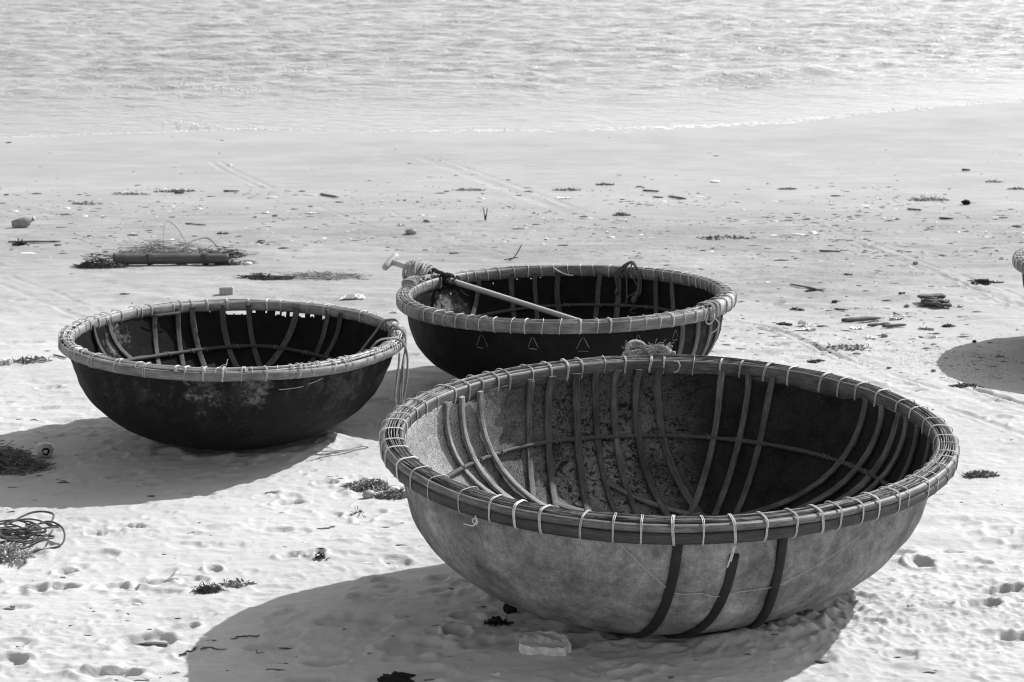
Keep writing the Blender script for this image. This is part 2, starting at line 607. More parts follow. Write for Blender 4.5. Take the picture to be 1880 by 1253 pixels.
def relief(x, y):
    """height of the sand above the plain beach"""
    # wavy end of the dry beach
    dry = 1 - sstep(15.5, 21, y + 1.5 * perlin(x / 6, y * 0, 41))
    near = 1 - sstep(10, 16, y)
    z = .030 * perlin(x / 1.7, y / 1.5, 1) * (.25 + .75 * dry)
    z += .010 * perlin(x / .55, y / .42, 2) * (.1 + .9 * dry)
    rp = perlin(x / .26 + .5 * perlin(x / .6, y / .6, 8), y / .13, 3)
    msk = sstep(-.25, .5, perlin(x / 1.3, y / 1.0, 4))
    z += (.0075 * np.abs(rp) ** .8 * np.sign(rp)) * (.3 + .7 * msk) * (.05 + .95 * dry)
    z += .0042 * perlin(x / .10, y / .06, 5) * (.3 + .7 * msk) * (.0 + dry)
    z += .0028 * np.maximum(perlin(x / .16 + .7 * perlin(x / .2, y / .2, 12), y / .05, 13), -.15) * sstep(-.2, .4, perlin(x / .7, y / .5, 14)) * dry
    z += .0026 * perlin(x / .045, y / .035, 6) * near * (.4 + .9 * sstep(-.2, .5, perlin(x / .5, y / .4, 17)))
    # windblown ripples right of the boats, bigger and softer
    rip = np.exp(-((x - 2.1) / .9) ** 2 - ((y - 9.0) / 1.1) ** 2)
    z += rip * .020 * perlin(x / .55, y / .22, 21)
    for px, py, rx, ry, am in PATCH:
        c = flat(px, py)
        w = np.exp(-((x - c[0]) / rx) ** 2 - ((y - c[1]) / (ry * 1.6)) ** 2)
        k = .8 * perlin(x / .07, y / .055, 31) + .8 * perlin(x / .032, y / .027, 32)
        z += w * am * np.maximum(k, -.1) * .42
    # mound the front boat has settled in
    z += .018 * np.exp(-((x - 1.02) / .28) ** 2 - ((y - 7.85) / .22) ** 2)
    z += .009 * perlin(x / .24 + .4 * perlin(x / .5, y / .5, 25), y / .17, 26) * sstep(11, 14, y) * (1 - sstep(18.5, 21, y)) * (.4 + .9 * sstep(-.3, .4, perlin(x / 1.6, y / 1.2, 27)))
    # sand pressed up round the foot of each boat
    for bx, by, br in ((.66, 8.33, .60), (-1.49, 11.2, .50), (.32, 12.55, .48)):
        d = np.hypot(x - bx, y - by) + .05 * perlin(x / .16, y / .16, 28)
        z += .022 * np.exp(-((d - br) / .075) ** 2) * (.6 + .8 * perlin(x / .12, y / .10, 29)) - .01 * np.exp(-(d / br) ** 4)
    fade = 1 - sstep(20, 26, y)
    z *= .12 + .88 * fade
    return z


def dent(hx, hy, la, lb, ang, dep, rim):
    """press one foot-sized dip into the grid of the sand"""
    rad = max(la, lb) * 1.8
    i0, i1 = np.searchsorted(rows, (hy - rad, hy + rad))
    if i1 - i0 < 2: return
    u0, u1 = (hx - rad) / half_w(hy), (hx + rad) / half_w(hy)
    j0, j1 = np.searchsorted(cu, (min(u0, u0 * 1.1), max(u1, u1 * 1.1)))
    if j1 - j0 < 2: return
    dx, dy = GX[i0:i1, j0:j1] - hx, GY[i0:i1, j0:j1] - hy
    n1 = perlin(dx / .07 + hx * 7.3, dy / .07 + hy, 9)
    n2 = perlin(dx / .06 + hx * 3.1, dy / .06 + hy * 2, 10)
    dx, dy = dx + .016 * n1, dy + .014 * n2
    ca, sa = math.cos(ang), math.sin(ang)
    d = np.sqrt(((dx * ca + dy * sa) / la) ** 2 + ((-dx * sa + dy * ca) / lb) ** 2)
    GZ[i0:i1, j0:j1] += -dep * (1 - sstep(.45 if dep < .006 else .74, 1.02, d)) * (.8 + .35 * n1) + rim * dep * np.exp(-((d - 1.15) / .2) ** 2) * (.8 + n2)


def carve(x, y, z):
    for P, w, dep in TRACKS:
        lo, hi = P.min(0) - w * 3, P.max(0) + w * 3
        m = (x > lo[0]) & (x < hi[0]) & (y > lo[1]) & (y < hi[1])
        if not m.any(): continue
        q = np.stack([x[m], y[m]], 1)
        best = np.full(len(q), 9.0)
        C = spline(np.c_[P, np.zeros(len(P))], 24)[:, :2]
        for a, b in zip(C[:-1], C[1:]):
            ab = b - a
            t = np.clip(((q - a) @ ab) / (ab @ ab), 0, 1)
            best = np.minimum(best, np.hypot(*(q - a - t[:, None] * ab).T))
        d = best / w * (1 + .35 * perlin(q[:, 0] / .12, q[:, 1] / .12, 15))
        amp = .6 * dep * (.65 + .7 * perlin(q[:, 0] / .5, q[:, 1] / .5, 16))
        z[m] += -amp * (1 - sstep(.3, 1.0, d)) + .5 * amp * np.exp(-((d - 1.4) / .35) ** 2)
    return z


def base_z(x, y):
    ys = np.interp(x, SH[:, 0], SH[:, 1])
    y1 = 20.0
    zt = sea_z(ys)
    t = np.clip((y - y1) / (ys - y1), 0, 1)
    z = t * t * (2 - t) * zt
    z = np.where(y > ys, sea_z(y) - .045 * (y - ys), z)
    return z


rows = []
y = 5.4
while y < 12.0:
    rows.append(y); y += .0082 * (y / 7) ** 1.75
while y < 75:
    rows.append(y); y += .021 * (y / 12) ** 2.0
rows = np.array([-60, -30, -15, -8, -4, -2, 0, 1.5, 2.8, 3.8, 4.5, 5.0] + rows + [85, 110, 150])
cu = np.linspace(-1, 1, 860)
ext = np.array([1.15, 1.4, 1.8, 2.5, 4, 7, 14, 30])
cu = np.concatenate([-ext[::-1], cu, ext])


def half_w(y):
    return .262 * np.clip(y, 5, 75) + .9


GX = cu[None, :] * half_w(rows)[:, None]
GY = np.repeat(rows[:, None], len(cu), 1)
core = (GY > 5) & (np.abs(cu[None]) < 1.3) & (GY < 80)
GZ = base_z(GX, GY)
zz = relief(GX[core], GY[core])
zz = carve(GX[core], GY[core], zz)
GZ[core] += zz
for q in HOLES:
    dent(*q)


def ground_z(x, y):
    i = int(np.clip(np.searchsorted(rows, y) - 1, 0, len(rows) - 2))
    u = x / half_w(y)
    j = int(np.clip(np.searchsorted(cu, u) - 1, 0, len(cu) - 2))
    fy = (y - rows[i]) / (rows[i + 1] - rows[i])
    fx = (u - cu[j]) / (cu[j + 1] - cu[j])
    a = GZ[i, j] * (1 - fx) + GZ[i, j + 1] * fx
    b = GZ[i + 1, j] * (1 - fx) + GZ[i + 1, j + 1] * fx
    return float(a * (1 - fy) + b * fy)


def G(px, py, dz=0.0):
    """the point of sand seen at a pixel of the photograph"""
    p = flat(px, py)
    d = ray(px, py)
    o = np.array([0, 0, CH])
    for _ in range(6):
        z = ground_z(p[0], p[1])
        p = o + d * ((z - CH) / d[2])
    p[2] = ground_z(p[0], p[1]) + dz
    return p


def grid_mesh(name, X, Y, Z, mat, attrs, world_space=False):
    nr, nc = X.shape
    P = np.stack([X, Y, Z], -1).reshape(-1, 3)
    if not world_space:
        P = P @ WBn.T
    me = bpy.data.meshes.new(name)
    me.vertices.add(len(P))
    me.vertices.foreach_set('co', P.astype(np.float32).ravel())
    idx = np.arange(nr * nc).reshape(nr, nc)
    q = np.stack([idx[:-1, :-1], idx[:-1, 1:], idx[1:, 1:], idx[1:, :-1]], -1).reshape(-1, 4)
    me.loops.add(q.size)
    me.loops.foreach_set('vertex_index', q.ravel().astype(np.int32))
    me.polygons.add(len(q))
    me.polygons.foreach_set('loop_start', np.arange(0, q.size, 4, dtype=np.int32))
    me.polygons.foreach_set('loop_total', np.full(len(q), 4, np.int32))
    me.polygons.foreach_set('use_smooth', np.ones(len(q), bool))
    for k, v in attrs.items():
        a = me.attributes.new(k, 'FLOAT', 'POINT')
        a.data.foreach_set('value', np.asarray(v, np.float32).ravel())
    me.materials.append(mat)
    me.update(calc_edges=True)
    me.validate()
    return link(name, me)


wob = 2.0 * perlin(GX / 7, GY / 9, 51) + .8 * perlin(GX / 2.1, GY / 2.5, 52)
wet = .42 * sstep(9.5, 15.5, GY + wob) + .30 * sstep(19.5, 21.5, GY + wob * .5) + .28 * sstep(27, 29.5, GY - np.interp(GX, SH[:, 0], SH[:, 1]) + 30)
damp = sstep(12.0, 18.2, GY + wob) * (1 - .20 * sstep(20, 23, GY + wob * .5))
lit = np.clip(sstep(11.5, 15, GY + wob) * (1 - sstep(18.5, 21.5, GY + wob * .6)), 0, 1)
lit = np.maximum(lit * (.55 + .6 * perlin(GX / 2.2, GY / 1.6, 53)), .12 * (1 - sstep(21, 24, GY)))
lit += .7 * np.exp(-((GX - 3.0) / 1.6) ** 2 - ((GY - 13.3) / 1.3) ** 2)
beach = grid_mesh('beach_sand', GX, GY, GZ, M['sand'], {'wet': wet, 'damp': damp, 'litter': np.clip(lit, 0, 1)})
tag(beach, 'pale rippled sand of the beach, trodden and dry in front, smooth and damp by the water', kind='structure')

# ------------------------------------------------------------------ the sea
wr = []
y = 25.0
while y < 110:
    wr.append(y); y += .060 * (y / 35) ** 1.7
while y < 2500:
    wr.append(y); y *= 1.06
wr = np.array(wr)
wc = np.concatenate([-np.array([2, 4, 9, 25])[::-1], np.linspace(-1, 1, 560), [2, 4, 9, 25]])
WX = wc[None] * (.27 * np.clip(wr, 25, 110) + 1.5)[:, None]
WY = np.repeat(wr[:, None], len(wc), 1)
ysh = np.interp(WX, SH[:, 0], SH[:, 1])
off = np.maximum(WY - ysh, 0)
amp = .12 + .88 * sstep(.5, 14, off)
far_fade = 1 - sstep(100, 160, WY)
wx = WX + .9 * perlin(WX / 4, WY / 4, 61)
Wz = .06 * perlin(wx / 1.7, WY / 1.15 + .12 * WX, 62) + .036 * perlin(wx / .75, WY / .5, 63) + .022 * perlin(WX / .6, WY / .36, 64)
Wz += .05 * perlin(WX / 9, WY / 3.2, 65)
cr = np.exp(-((off - 8.5 - 1.6 * perlin(WX / 7, WX * 0 + .3, 66)) / .7) ** 2) * sstep(-.3, .3, perlin(WX / 6, WX * 0 + 3.3, 67))
Wz += .10 * cr
Wz = Wz * amp * far_fade
Wz += .006 * perlin(WX / .8, WX * 0 + 1.7, 68) * (1 - sstep(0, 2.5, off))
sea = grid_mesh('sea_water', WX, WY, ZS + Wz, M['water'], {'shallow': 1 - sstep(.5, 9, off)}, True)
tag(sea, 'bright grey sea with short ripples running up to the beach', kind='structure')


def add_blob(mb, c, rx, ry, rz, seed=0, mi=0, jitter=.25):
    """a rough little lump: 18 triangles"""
    rr = random.Random(seed)
    vs, n = [], 6
    for ring, (zr, s) in enumerate(((0.0, 1.0), (.6, .78))):
        for k in range(n):
            a = 2 * math.pi * k / n + rr.uniform(-.3, .3)
            j = s * (1 + rr.uniform(-jitter, jitter))
            vs.append((c[0] + rx * j * math.cos(a), c[1] + ry * j * math.sin(a), c[2] + rz * zr * (1 + rr.uniform(-jitter, jitter))))
    vs.append((c[0], c[1], c[2] + rz))
    fs = [(k, (k + 1) % n, n + (k + 1) % n, n + k) for k in range(n)] + [(n + k, n + (k + 1) % n, 2 * n) for k in range(n)]
    mb.add(vs, fs, None, mi)


mb = MB()
for i in range(2600):
    px = R.uniform(-60, 1940)
    py = np.interp(px, [q[0] for q in shore_px], [q[1] for q in shore_px])
    w = WBn.T @ sea_hit(px, py)
    yy = w[1] + R.gauss(.10, .07) + .25 * perlin(np.array([w[0] / 1.7]), np.array([.4]), 71)[0]
    if perlin(np.array([w[0] / 2.3]), np.array([7.7]), 72)[0] < -.25 and R.random() < .8: continue
    s = R.uniform(.004, .015)
    add_blob(mb, (w[0], yy, max(sea_z(yy), ground_z(w[0], yy)) - .004), s * R.uniform(1, 2.6), s, s * R.uniform(.3, .8), i)
for i in range(520):                                           # thin sheet of foam left by the last wave
    px = R.gauss(1230, 240)
    py = np.interp(px, [q[0] for q in shore_px], [q[1] for q in shore_px])
    w = WBn.T @ sea_hit(px, py)
    yy = w[1] - abs(R.gauss(0, .22)) + .12 + .2 * perlin(np.array([w[0] / 1.7]), np.array([.4]), 71)[0]
    s = R.uniform(.008, .03)
    add_blob(mb, (w[0], yy, ground_z(w[0], yy) - .002), s * R.uniform(1.5, 4), s, R.uniform(.005, .009), 9000 + i)
for i in range(160):                                           # small broken crests
    px, py = R.choice([(540, 132), (420, 165), (360, 162), (460, 168), (350, 231), (1060, 20), (1380, 90), (1200, 105), (1740, 92), (1650, 18)])
    px += R.gauss(0, 26); py += R.gauss(0, 2.0)
    w = WBn.T @ sea_hit(px, py)
    s = R.uniform(.006, .018)
    add_blob(mb, (w[0], w[1], sea_z(w[1]) + .02), s * 2, s, s * .8, 5000 + i)
o = mb.build('sea_foam', M['foam'], None, WB.copy())
tag(o, 'thin broken line of white foam along the edge of the water', 'foam', kind='stuff')

# ------------------------------------------------------------------ basket boats


class Boat:
    def __init__(self, x, y, Rm, h, ta, tb, e1, e2, kp=2.5, qp=2.7):
        self.kp, self.qp = kp, qp
        self.R, self.h, self.e1, self.e2 = Rm, h, e1, e2
        self.m = Matrix.Translation((x, y, h)) @ Matrix.Rotation(tb, 4, 'Y') @ Matrix.Rotation(ta, 4, 'X') @ Matrix.Translation((0, 0, -h))
        self.W = WB @ self.m

    def Rr(self, th):
        return self.R * (1 + self.e1 * np.cos(2 * th) + self.e2 * np.sin(2 * th))

    def rad(self, th, z, off):
        s = np.clip(1 - z / self.h, 0, 1)
        return (self.Rr(th) - off) * (1 - s ** self.kp) ** (1 / self.qp)

    def zat(self, x, y, off):
        th = np.arctan2(y, x)
        rho = np.clip(np.hypot(x, y) / (self.Rr(th) - off), 0, 1)
        return self.h * (1 - (1 - rho ** self.qp) ** (1 / self.kp))

    def rim(self, th, u=0.0, z=0.0):
        r = self.Rr(th) + u
        return np.stack([r * np.cos(th), r * np.sin(th), self.h + z + 0 * th], -1)

    def to_beach(self, p):
        return np.array(self.m @ Vector(p))


def hull_mesh(b, mats, off_out, off_in, nth, nz, holes, root, warp):
    th = np.linspace(0, 2 * np.pi, nth, endpoint=False)
    s = np.concatenate([np.linspace(.02, .16, 14), np.linspace(.18, 1.0, nz)])
    V, F, S, MI = [], [], [], []
    idx = {}
    for shell, off in ((0, off_out), (1, off_in)):
        zz = b.h * (1 - s)
        zz = zz + (.013 * (s) if shell else 0)
        for i in range(len(s)):
            r = (b.Rr(th) - off) * max(1e-4, (1 - s[i] ** b.kp)) ** (1 / b.qp)
            r = r + warp * (perlin(th * 3.0, th * 0 + s[i] * 5 + 3, 81) + .4 * perlin(th * 9, th * 0 + s[i] * 11, 82)) * min(1, (1 - s[i]) * 4)
            V.append(np.stack([r * np.cos(th), r * np.sin(th), np.full(nth, zz[i])], -1))
            S.append(np.stack([th * b.R, np.full(nth, zz[i]), np.zeros(nth)], -1))
    V = np.concatenate(V)
    S = np.concatenate(S)
    n1 = len(s) * nth
    dead = set()
    rr = random.Random(3)
    for deg, z0, z1, hw in holes:
        a0, a1 = math.radians(deg - hw), math.radians(deg + hw)
        for i in range(len(s) - 1):
            zc = b.h * (1 - (s[i] + s[i + 1]) / 2)
            for j in range(nth):
                tc = (th[j] + math.pi / nth)
                d = (tc - math.radians(deg) + math.pi) % (2 * math.pi) - math.pi
                if abs(d) < math.radians(hw):
                    e = .5 + .5 * math.sin(tc * 190) * math.sin(tc * 71 + deg)
                    if z0 + .007 * e < zc < z1: dead.add((i, j))
    for shell in (0, 1):
        o = shell * n1
        for i in range(len(s) - 1):
            for j in range(nth):
                if (i, j) in dead: continue
                j2 = (j + 1) % nth
                q = (o + i * nth + j, o + i * nth + j2, o + (i + 1) * nth + j2, o + (i + 1) * nth + j)
                F.append(q[::-1] if shell == 0 else q)
                MI.append(shell)
    for j in range(nth):                                       # lip joining the two shells
        j2 = (j + 1) % nth
        F.append((j, j2, n1 + j2, n1 + j))
        MI.append(0)
    mb = MB()
    mb.v, mb.f, mb.s, mb.m, mb.n = [V], F, [S], MI, len(V)
    return mb.build('hull', mats, root)


def hoop_band(b, name, sec, mat, root, zn=.003, seed=0, un=.002, n=180, a0=0, a1=None):
    closed = a1 is None
    th = np.linspace(0, 2 * np.pi, n, endpoint=False) if closed else np.radians(np.linspace(a0, a1, n))
    c, s_ = np.cos(th * 1.0), np.sin(th * 1.0)
    dz = zn * perlin(c * 2.2 + 5, s_ * 2.2 + seed, seed)
    du = un * perlin(c * 3 + 9, s_ * 3 + seed, seed + 1)
    P = b.rim(th, du, dz)
    A = np.stack([np.cos(th), np.sin(th), 0 * th], -1)
    B = np.tile([0, 0, 1.0], (n, 1))
    mb = MB()
    mb.sweep(P, A, B, sec, closed, True, u0=seed * 1.7)
    return mb.build(name, mat, root)


def rib_path(b, n_deg, c, end, off, thick, back=.35, n=26, inner=True):
    """a strip lying on the hull in the vertical plane n.(x,y)=c, from the rim at the side of `end`"""
    nv = np.array([math.cos(math.radians(n_deg)), math.sin(math.radians(n_deg))])
    t = np.array([-nv[1], nv[0]])
    if t @ np.array(end) < 0: t = -t
    lo, hi = 0, b.R * 1.3
    for _ in range(40):
        m = (lo + hi) / 2
        p = nv * c + t * m
        if np.hypot(*p) < (b.Rr(np.arctan2(p[1], p[0])) - off) * .999999: lo = m
        else: hi = m
    # close spacing up the steep wall, even spacing across the bottom
    tt = np.concatenate([lo * (1 - 10 ** np.linspace(-5.6, -1.15, 18))[:-1], np.linspace(lo * .93, -back * b.R, n)])
    p = nv[None] * c + t[None] * tt[:, None]
    z = b.zat(p[:, 0], p[:, 1], off)
    s_ = np.clip(1 - z / b.h, 1e-4, 1)
    th = np.arctan2(p[:, 1], p[:, 0])
    rho = np.clip(np.hypot(p[:, 0], p[:, 1]) / (b.Rr(th) - off), 1e-4, 1)
    z = z + (.013 * s_ if inner else 0)
    P = np.c_[p, z]
    T = np.gradient(P, axis=0)
    T /= np.linalg.norm(T, axis=1)[:, None]
    g = b.qp * rho ** (b.qp - 1) / b.R
    N = -np.stack([g * np.cos(th), g * np.sin(th), -b.kp * s_ ** (b.kp - 1) / b.h], 1)
    N /= np.linalg.norm(N, axis=1)[:, None]
    Bv = np.cross(T, N)
    Bv /= np.linalg.norm(Bv, axis=1)[:, None]
    return P + N * thick, Bv, N


def ribs(b, root, lst, w, mat, off, name='rib', thick=.004, out=False, ht=.008):
    rr = random.Random(len(lst))
    for k, (deg, c, end) in enumerate(lst):
        P, Bv, N = rib_path(b, deg, c, end, off, (thick + .004 * (k % 3)) * (-1 if out else 1))
        if out:
            P[:, 2] -= .0
            N = -N
        hw = w / 2 * rr.uniform(.85, 1.12)
        wz = rr.uniform(-.3, .3)
        P = P + Bv * (.007 * np.sin(np.linspace(0, 5, len(P)) + wz * 9) + .004 * np.sin(np.linspace(0, 14, len(P)) + wz * 20))[:, None]
        sec = [(-hw, -ht * .2), (-hw, ht * .62), (-hw * .8, ht * .85), (0, ht * .95), (hw * .8, ht * .85), (hw, ht * .62), (hw, -ht * .2)]
        mb = MB()
        q = np.linspace(0, 1, len(P))
        sc_ = 1 + .16 * perlin(q * 5 + k * 3.7, q * 0 + .5, 57) + .05 * perlin(q * 17 + k, q * 0 + .2, 58)
        mb.sweep(P, Bv, N, sec, scale=sc_, u0=rr.uniform(0, 9))
        mb.build(name, mat, root, None, False)


def lash_mesh(name, a, zt, zb, strands, r, seed, mat):
    """turns of cord round the rim; local x radial, y along the rim, z up"""
    rr = random.Random(seed)
    mb = MB()
    n = 22
    sl0 = rr.uniform(-1, 1) * .006
    for k in range(strands):
        o0 = (k - (strands - 1) / 2) * r * 2.4 + rr.uniform(-.5, .5) * r
        sl = sl0 + rr.uniform(-1, 1) * .0012
        pts = []
        for i in range(n):
            t = 2 * math.pi * i / n
            c, s = math.cos(t), math.sin(t)
            x = a * math.copysign(abs(c) ** .55, c) * (1.0)
            z = (zt if s > 0 else -zb) * abs(s) ** .6
            y = o0 + sl * math.copysign(abs(s) ** .5, s) + rr.uniform(-.0008, .0008)
            pts.append((x, y, z))
        mb.tube(pts, r, 5, True)
    me = mb.build(name, mat)
    d = me.data
    bpy.data.objects.remove(me)
    return d


def lashings(b, root, n, a, zt, zb, r, mats, seed, skip=None, jit=.25, choice=(1, 2, 2, 3)):
    rr = random.Random(seed)
    var = []
    for mt in mats:
        for k, st in enumerate((1, 2, 2, 3)):
            var.append((st, lash_mesh('lashing', a, zt, zb, st, r, seed * 10 + k, mt)))
    for i in range(n):
        th = 2 * math.pi * (i + rr.uniform(-jit, jit)) / n
        st = rr.choice(choice)
        me = rr.choice([v for v in var if v[0] == st])[1]
        p = b.rim(np.array([th]))[0]
        mt = Matrix.Translation(p) @ Matrix.Rotation(th + rr.uniform(-.10, .10), 4, 'Z') @ Matrix.Rotation(rr.uniform(-.05, .05), 4, 'Y')
        link('lashing', me, root, mt)


def splits(b, root, lanes, u0, u1, z0, h, mat, seed, wid=.42, dome=.013):
    rr = random.Random(seed)
    for k in range(lanes):
        u = u0 + (u1 - u0) * (k + .5) / lanes
        w = (u1 - u0) / lanes * wid
        a = rr.uniform(0, 360)
        for part in range(2):
            span = 180 + rr.uniform(4, 14)
            zz = z0 + dome * (.35 - ((k + .5) / lanes * 2 - 1) ** 2) + rr.uniform(-.004, .004)
            sec = [(u - w, zz - h), (u + w, zz - h), (u + w, zz - .002), (u + w * .4, zz), (u - w * .4, zz), (u - w, zz - .002)]
            hoop_band(b, 'bamboo_split', sec, mat, root, .006, seed + k * 3 + part, .007, 110, a + part * 180, a + part * 180 + span)


def inner_hoop(b, root, pts, off, r, mat, tie_mat, tie_deg, seed):
    """bamboo hoop tied inside across the ribs"""
    degs = [p[0] for p in pts]
    zs = [p[1] for p in pts]
    th = np.radians(np.arange(0, 360, 3.0))
    full = np.degrees(th)
    z = np.interp(full, degs, zs, period=360) + .006 * perlin(th * 3, th * 0 + seed, seed)
    k = np.ones(9) / 9
    z = np.convolve(np.concatenate([z[-8:], z, z[:8]]), k, 'same')[8:-8]
    rr_ = b.rad(th, z - .012, off) - r * .8
    P = np.stack([rr_ * np.cos(th), rr_ * np.sin(th), z], -1)
    mb = MB()
    mb.tube(P, r * (1 + .12 * np.sin(th * 23)), 8, True)
    mb.build('inner_hoop', mat, root)
    rr = random.Random(seed)
    for d in tie_deg:
        t = math.radians(d)
        zc = np.interp(d % 360, full, z, period=360)
        rc = float(b.rad(np.array([t]), np.array([zc - .012]), off)[0]) - r * .8
        mb = MB()
        for s in (-1, 1):                                       # crossed turns of twine
            pts = []
            for i in range(12):
                a = 2 * math.pi * i / 12
                pts.append((r * 1.12 * math.cos(a), (.010 + .012 * rr.random() * (s > 0)) * s * math.sin(a + .6) + rr.uniform(-.004, .004), r * 1.12 * math.sin(a)))
            mb.tube(pts, .0024, 4, True)
        mt = Matrix.Translation((rc * math.cos(t), rc * math.sin(t), zc)) @ Matrix.Rotation(t, 4, 'Z')
        mb.build('hoop_tie', tie_mat, root, mt)


def root_empty(name, b, label, cat, group):
    e = bpy.data.objects.new(name, None)
    COL.objects.link(e)
    e.matrix_world = b.W
    e.empty_display_size = .2
    return tag(e, label, cat, group)


# ---- front boat -----------------------------------------------------------------------------
GRP = 'round basket boats on the beach'
FB = Boat(.659, 8.348, 1.1, .678, .0796, .0537, .019, .095, 2.3, 2.8)
rf = root_empty('basket_boat', FB, 'large grey round basket boat in front, pale cords lashed round its dark rim', 'boat', GRP)
hull_mesh(FB, [M['hull_grey'], M['hull_inner']], .032, .047, 300, 40, [(65.5, .632, .640, .25)], rf, .008)
hoop_band(FB, 'rim_core', rbox(-.030, .030, -.034, -.012), M['core'], rf)
hoop_band(FB, 'outer_band', [(.020, -.044), (.040, -.044), (.0465, -.036), (.0475, -.015), (.044, -.002), (.034, .001), (.028, -.006), (.022, -.03)], M['bamboo_dark'], rf, .003, 3)
hoop_band(FB, 'upper_band', [(.026, .002), (.041, .000), (.047, .008), (.047, .018), (.041, .027), (.032, .030), (.026, .026)], M['bamboo_mid'], rf, .004, 5, .003)
hoop_band(FB, 'inner_band', [(-.030, -.046), (-.028, .026), (-.034, .032), (-.042, .030), (-.047, .018), (-.048, -.02), (-.044, -.044), (-.036, -.05)], M['bamboo_mid'], rf, .003, 7)
splits(FB, rf, 6, -.029, .027, .037, .022, M['split_old'], 20, .27)
lashings(FB, rf, 62, .051, .043, .053, .0018, [M['nylon'], M['nylon_dim']], 4)
NB, SB = (0, 1), (0, -1)
ribs(FB, rf, [(-74.2, -.58, (-1, 0)), (-89.3, -.443, (-1, 0)), (82.5, .415, (-1, 0))], .031, M['rib_sunlit'], .047, ht=.013)
ribs(FB, rf, [(7.8, -.473, NB), (10.8, -.336, NB), (11.6, -.19, NB), (19.2, .044, NB), (18.9, .134, NB), (23.5, .315, NB), (29.2, .514, NB),
              (-21.2, -.098, NB), (-21.8, .015, NB), (-23.0, .086, NB),
              (-83, -.599, (1, 0)), (-84.1, -.532, (1, 0)), (87.1, .586, (1, 0)), (76.5, .687, (1, 0)), (89.1, .357, (1, 0)), (87, .25, (1, 0)),
              (6, -.30, SB), (8, -.12, SB), (5, .1, SB), (-8, .3, SB)], .031, M['rib'], .047, ht=.011)
inner_hoop(FB, rf, [(23, .378), (43, .379), (57, .375), (72, .373), (95, .373), (127, .388), (142, .392), (163, .372), (200, .36), (270, .36), (330, .37)], .047, .011,
           M['rib_dim'], M['tie'], [158, 150, 141, 127, 120, 112, 103, 97, 90, 82, 75, 68, 62, 45, 38, 32, 24], 2)


def strap(b, root, pts, mat, w=.036, ht=.007):
    """flat strap on the outside of the hull through the local points (x, y)"""
    (d, c, z_top, bottom) = pts
    P, Bv, N = rib_path(b, d, c, bottom, .032, -.006, back=.1, n=40, inner=False)
    k = P[:, 2] < z_top
    P, Bv, N = P[k], Bv[k], N[k]
    sec = [(-w / 2, -ht), (-w * .3, -ht * 1.3), (w * .3, -ht * 1.3), (w / 2, -ht), (w / 2, ht), (-w / 2, ht)]
    mb = MB()
    mb.sweep(P, Bv, N, sec)
    return mb.build('strap', mat, root)


for q in [(16.5, -.35, .66, SB), (25.5, -.285, .575, SB), (7.1, .225, .66, SB)]:
    strap(FB, rf, q, M['strap'])


def hull_cord(b, pts, r, mat, name, root, push=.012, n=60):
    P = spline(pts, n)
    d = P.copy(); d[:, 2] = 0
    P = P + d / np.linalg.norm(d, axis=1)[:, None] * push
    mb = MB()
    mb.tube(P, r, 4)
    return mb.build(name, mat, root)


# thin line slung between the straps
seg = [(-.29, -1.085, .63), (-.05, -1.03, .401), (.0, -1.025, .397), (.058, -1.010, .399), (.10, -.995, .382), (.153, -.972, .376), (.20, -.956, .392), (.30, -.915, .394), (.341, -.893, .393), (.39, -.878, .408), (.728, -.672, .571)]
P = np.array(seg)
mb = MB()
fine = []
for a, c in zip(P[:-1], P[1:]):
    for t in np.linspace(0, 1, 8, endpoint=False):
        fine.append(a + (c - a) * t)
fine.append(P[-1])
fine = np.array(fine)
th = np.arctan2(fine[:, 1], fine[:, 0])
mn = FB.rad(th, fine[:, 2], .032) + .010
f = mn / np.hypot(fine[:, 0], fine[:, 1])
fine[:, :2] *= f[:, None]
mb.tube(fine, .0016, 4)
mb.build('slung_line', M['nylon_dim'], rf)


def loose_end(b, root, pts, r, mat):
    mb = MB()
    mb.tube(spline(pts, 40), r, 5)
    return mb.build('loose_cord', mat, root)


def rimp(b, deg, u, z, du=0, dz=0):
    return b.rim(np.array([math.radians(deg)]), u, z)[0]


p0 = rimp(FB, 231, .055, -.03)
er = np.array([math.cos(math.radians(231)), math.sin(math.radians(231)), 0])
et = np.array([-er[1], er[0], 0])
loose_end(FB, rf, [p0 + et * .0, p0 + et * .012 + [0, 0, -.020], p0 + et * .006 + [0, 0, -.034], p0 - et * .010 + [0, 0, -.026], p0 - et * .004 + [0, 0, -.012], p0 + et * .010 + [0, 0, -.018] + er * .004, p0 - et * .004 + [0, 0, -.040] + er * .004, p0 - et * .05 + [0, 0, -.046]], .0024, M['nylon'])
p1 = rimp(FB, 277.5, .050, -.05)
loose_end(FB, rf, [p1, p1 + [-.004, 0, -.03], p1 + [-.012, .002, -.07], p1 + [-.016, .004, -.085]], .0038, M['nylon'])
loose_end(FB, rf, [p1 + [.006, 0, 0], p1 + [.0, -.004, -.03], p1 + [-.006, -.002, -.06]], .0028, M['nylon'])
p2 = rimp(FB, 86, -.05, .03)
loose_end(FB, rf, [p2, p2 + [.02, -.012, .0], p2 + [.028, -.016, -.02], p2 + [.018, -.012, -.045], p2 + [.004, -.008, -.05]], .0024, M['nylon'])

# frayed rope coil on the back rim of the front boat
c0 = FB.to_beach(rimp(FB, 93.5, .012, .045))
mb = MB()
rr = random.Random(8)


